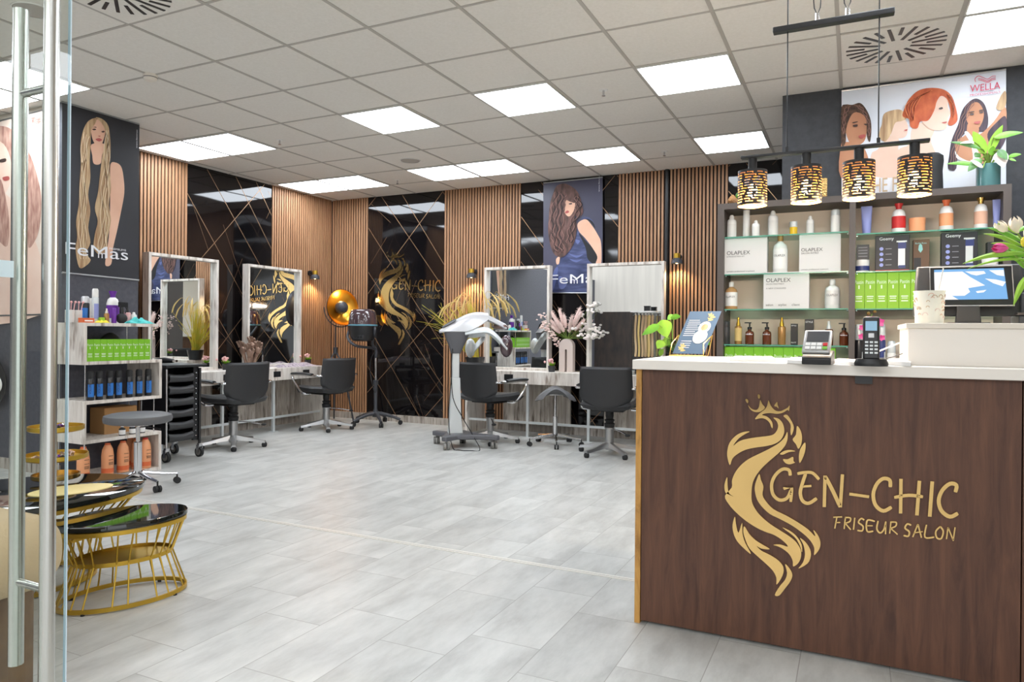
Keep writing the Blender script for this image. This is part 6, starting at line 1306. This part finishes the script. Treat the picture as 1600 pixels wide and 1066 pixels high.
MB().prism([mp(1496, 478, y_), mp(1531, 478, y_), Vector((mp(1534, 505, y_).x, -.02, 0)), Vector((mp(1493, 505, y_).x, -.02, 0))], (0, .03, 0)).box((mp(1513, 505, y_).x, .03, .004), (.14, .13, .008)).build('stand', 'plastic_dark', sc, bev=.003)
# paper cup with straw
q = P(1451, 507, y=3.0); cu_ = thing('paper_cup', 'white paper cup with faint rainbow print on the raised counter', 'cup', (q.x, 2.98, RT)); kx = depth(q)/F_PX; hcup = P(1451, 455, y=2.98).z-RT; r1 = 21.3*kx; r0 = 19.3*kx
MB().lathe([(0, 0), (r0, 0), (r1, hcup-.004), (r1+.0018, hcup-.003), (r1+.0018, hcup), (r1-.002, hcup), (r0-.002, .004), (0, .004)], n=32).build('cup', mat('cup_white', (232, 230, 218), .6), cu_); rnd = random.Random(1)
for k in range(26):
    a = -pi/2+rnd.uniform(-1.5, 1.5); z = rnd.uniform(.01, hcup-.015); rr = r0+(r1-r0)*z/hcup+.0007; s_ = rnd.choice([.005, .009])
    arc = [Vector((rr*cos(a+s_*cos(t_)/rr), rr*sin(a+s_*cos(t_)/rr), z+s_*sin(t_))) for t_ in [pi*j/8 for j in range(9)]]; MB().tube(arc, .0012, 4).build('rainbow_print', rnd.choice(['pampas', 'skin', 'hair_blond2']), cu_)
sp_ = P(1473, 420, y=3.0); MB().tube([(.01, 0, .02), (sp_.x-q.x, .0, sp_.z-RT)], .0022, 8).build('straw', 'white', cu_)
# tulips
tv = thing('tulip_bouquet', 'bunch of pink and white tulips leaning in from the right edge', 'flowers', (P(1640, 510, y=2.95).x, 2.95, RT))
MB().lathe([(0, 0), (.04, 0), (.05, .1), (.045, .15), (.04, .15), (.042, .1), (.035, .01), (0, .01)], n=24).build('vase', 'acrylic', tv)
def vp(px, py, dy=0): p_ = P(px, py, y=2.95+dy); return Vector((p_.x-tv.location.x, dy, p_.z-RT))
for b, e, w, dy, m__ in (((1605, 395), (1504, 412), .012, -.05, 'leaf_lime'), ((1600, 385), (1536, 365), .010, -.02, 'leaf_lime'), ((1600, 378), (1543, 356), .012, 0, 'leaf'), ((1590, 365), (1558, 349), .008, .02, 'leaf_lime'), ((1605, 430), (1583, 479), .011, -.06, 'leaf_lime'), ((1600, 372), (1560, 372), .012, .02, 'leaf_lime'), ((1612, 400), (1560, 392), .012, .0, 'leaf'), ((1610, 405), (1510, 421), .006, -.04, 'leaf_lime'), ((1610, 352), (1592, 362), .01, -.07, 'leaf'), ((1606, 398), (1550, 402), .014, -.02, 'leaf'), ((1604, 392), (1548, 380), .012, -.03, 'leaf_lime'), ((1608, 412), (1570, 398), .014, .01, 'leaf_lime'), ((1612, 420), (1588, 408), .014, -.02, 'leaf')):
    lf = MB(); leaf(lf, vp(*b, dy), vp(*e, dy-.03), w, .08, nrm=Vector((0, -1, .6)), fold=.5); lf.build('leaf', m__, tv)
def tulip(px, py, dy, s_, m__, dirx=-1, dz=.1):
    c = vp(px, py, dy); ax = Vector((dirx, -.25, dz)).normalized(); M_ = Matrix.Translation(c) @ ax.to_track_quat('Z', 'Y').to_matrix().to_4x4(); root = None
    st2 = MB().tube(crom([(0, 0, .05), (c*.5+Vector((.02, 0, .02))), c], 5, False), .0028, 6).build('flower_stem', 'stem', tv)
    for k in range(6):
        a = k*pi/3; q = MB(); q.M = M_
        def f(u, v, a=a):
            r = s_*(.48*math.sin(pi*min(1, u*.80+.05)))*(1.05 if k % 2 else .93); b_ = (v-.5)*1.25*math.sin(pi*min(1, u*.85+.15))**.5*(1 if u < .75 else max(.05, (1-u)*4)); return (r*cos(a+b_), r*sin(a+b_), s_*1.45*u)
        q.sheet(f, 10, 6, .0008); q.build('petal', m__, st2)
tulip(1575, 388, -.05, .034, 'tulip_pink', -1, .02)
tulip(1572, 366, 0, .038, 'tulip_white', -.5, .7); tulip(1590, 364, -.03, .040, 'tulip_white', -.2, .8); tulip(1603, 374, .02, .038, 'tulip_white', .3, .8); tulip(1598, 385, -.05, .026, mat('tulip_yellow', (226, 208, 60), .5), .2, .6)
# green bags / soft things at the right edge
t = thing('grey_device', 'dark printer edge behind the tulips at the right edge', 'printer', (P(1622, 500, y=3.2).x, 3.25, RT)); MB().bb(-.06, .12, -.06, .1, 0, .035).bb(-.05, .12, -.04, .1, .035, .12).build('body', 'dark_paint', t, bev=.006); MB().bb(-.065, .12, -.065, .0, .036, .045).build('lid', 'shelf_brown', t)
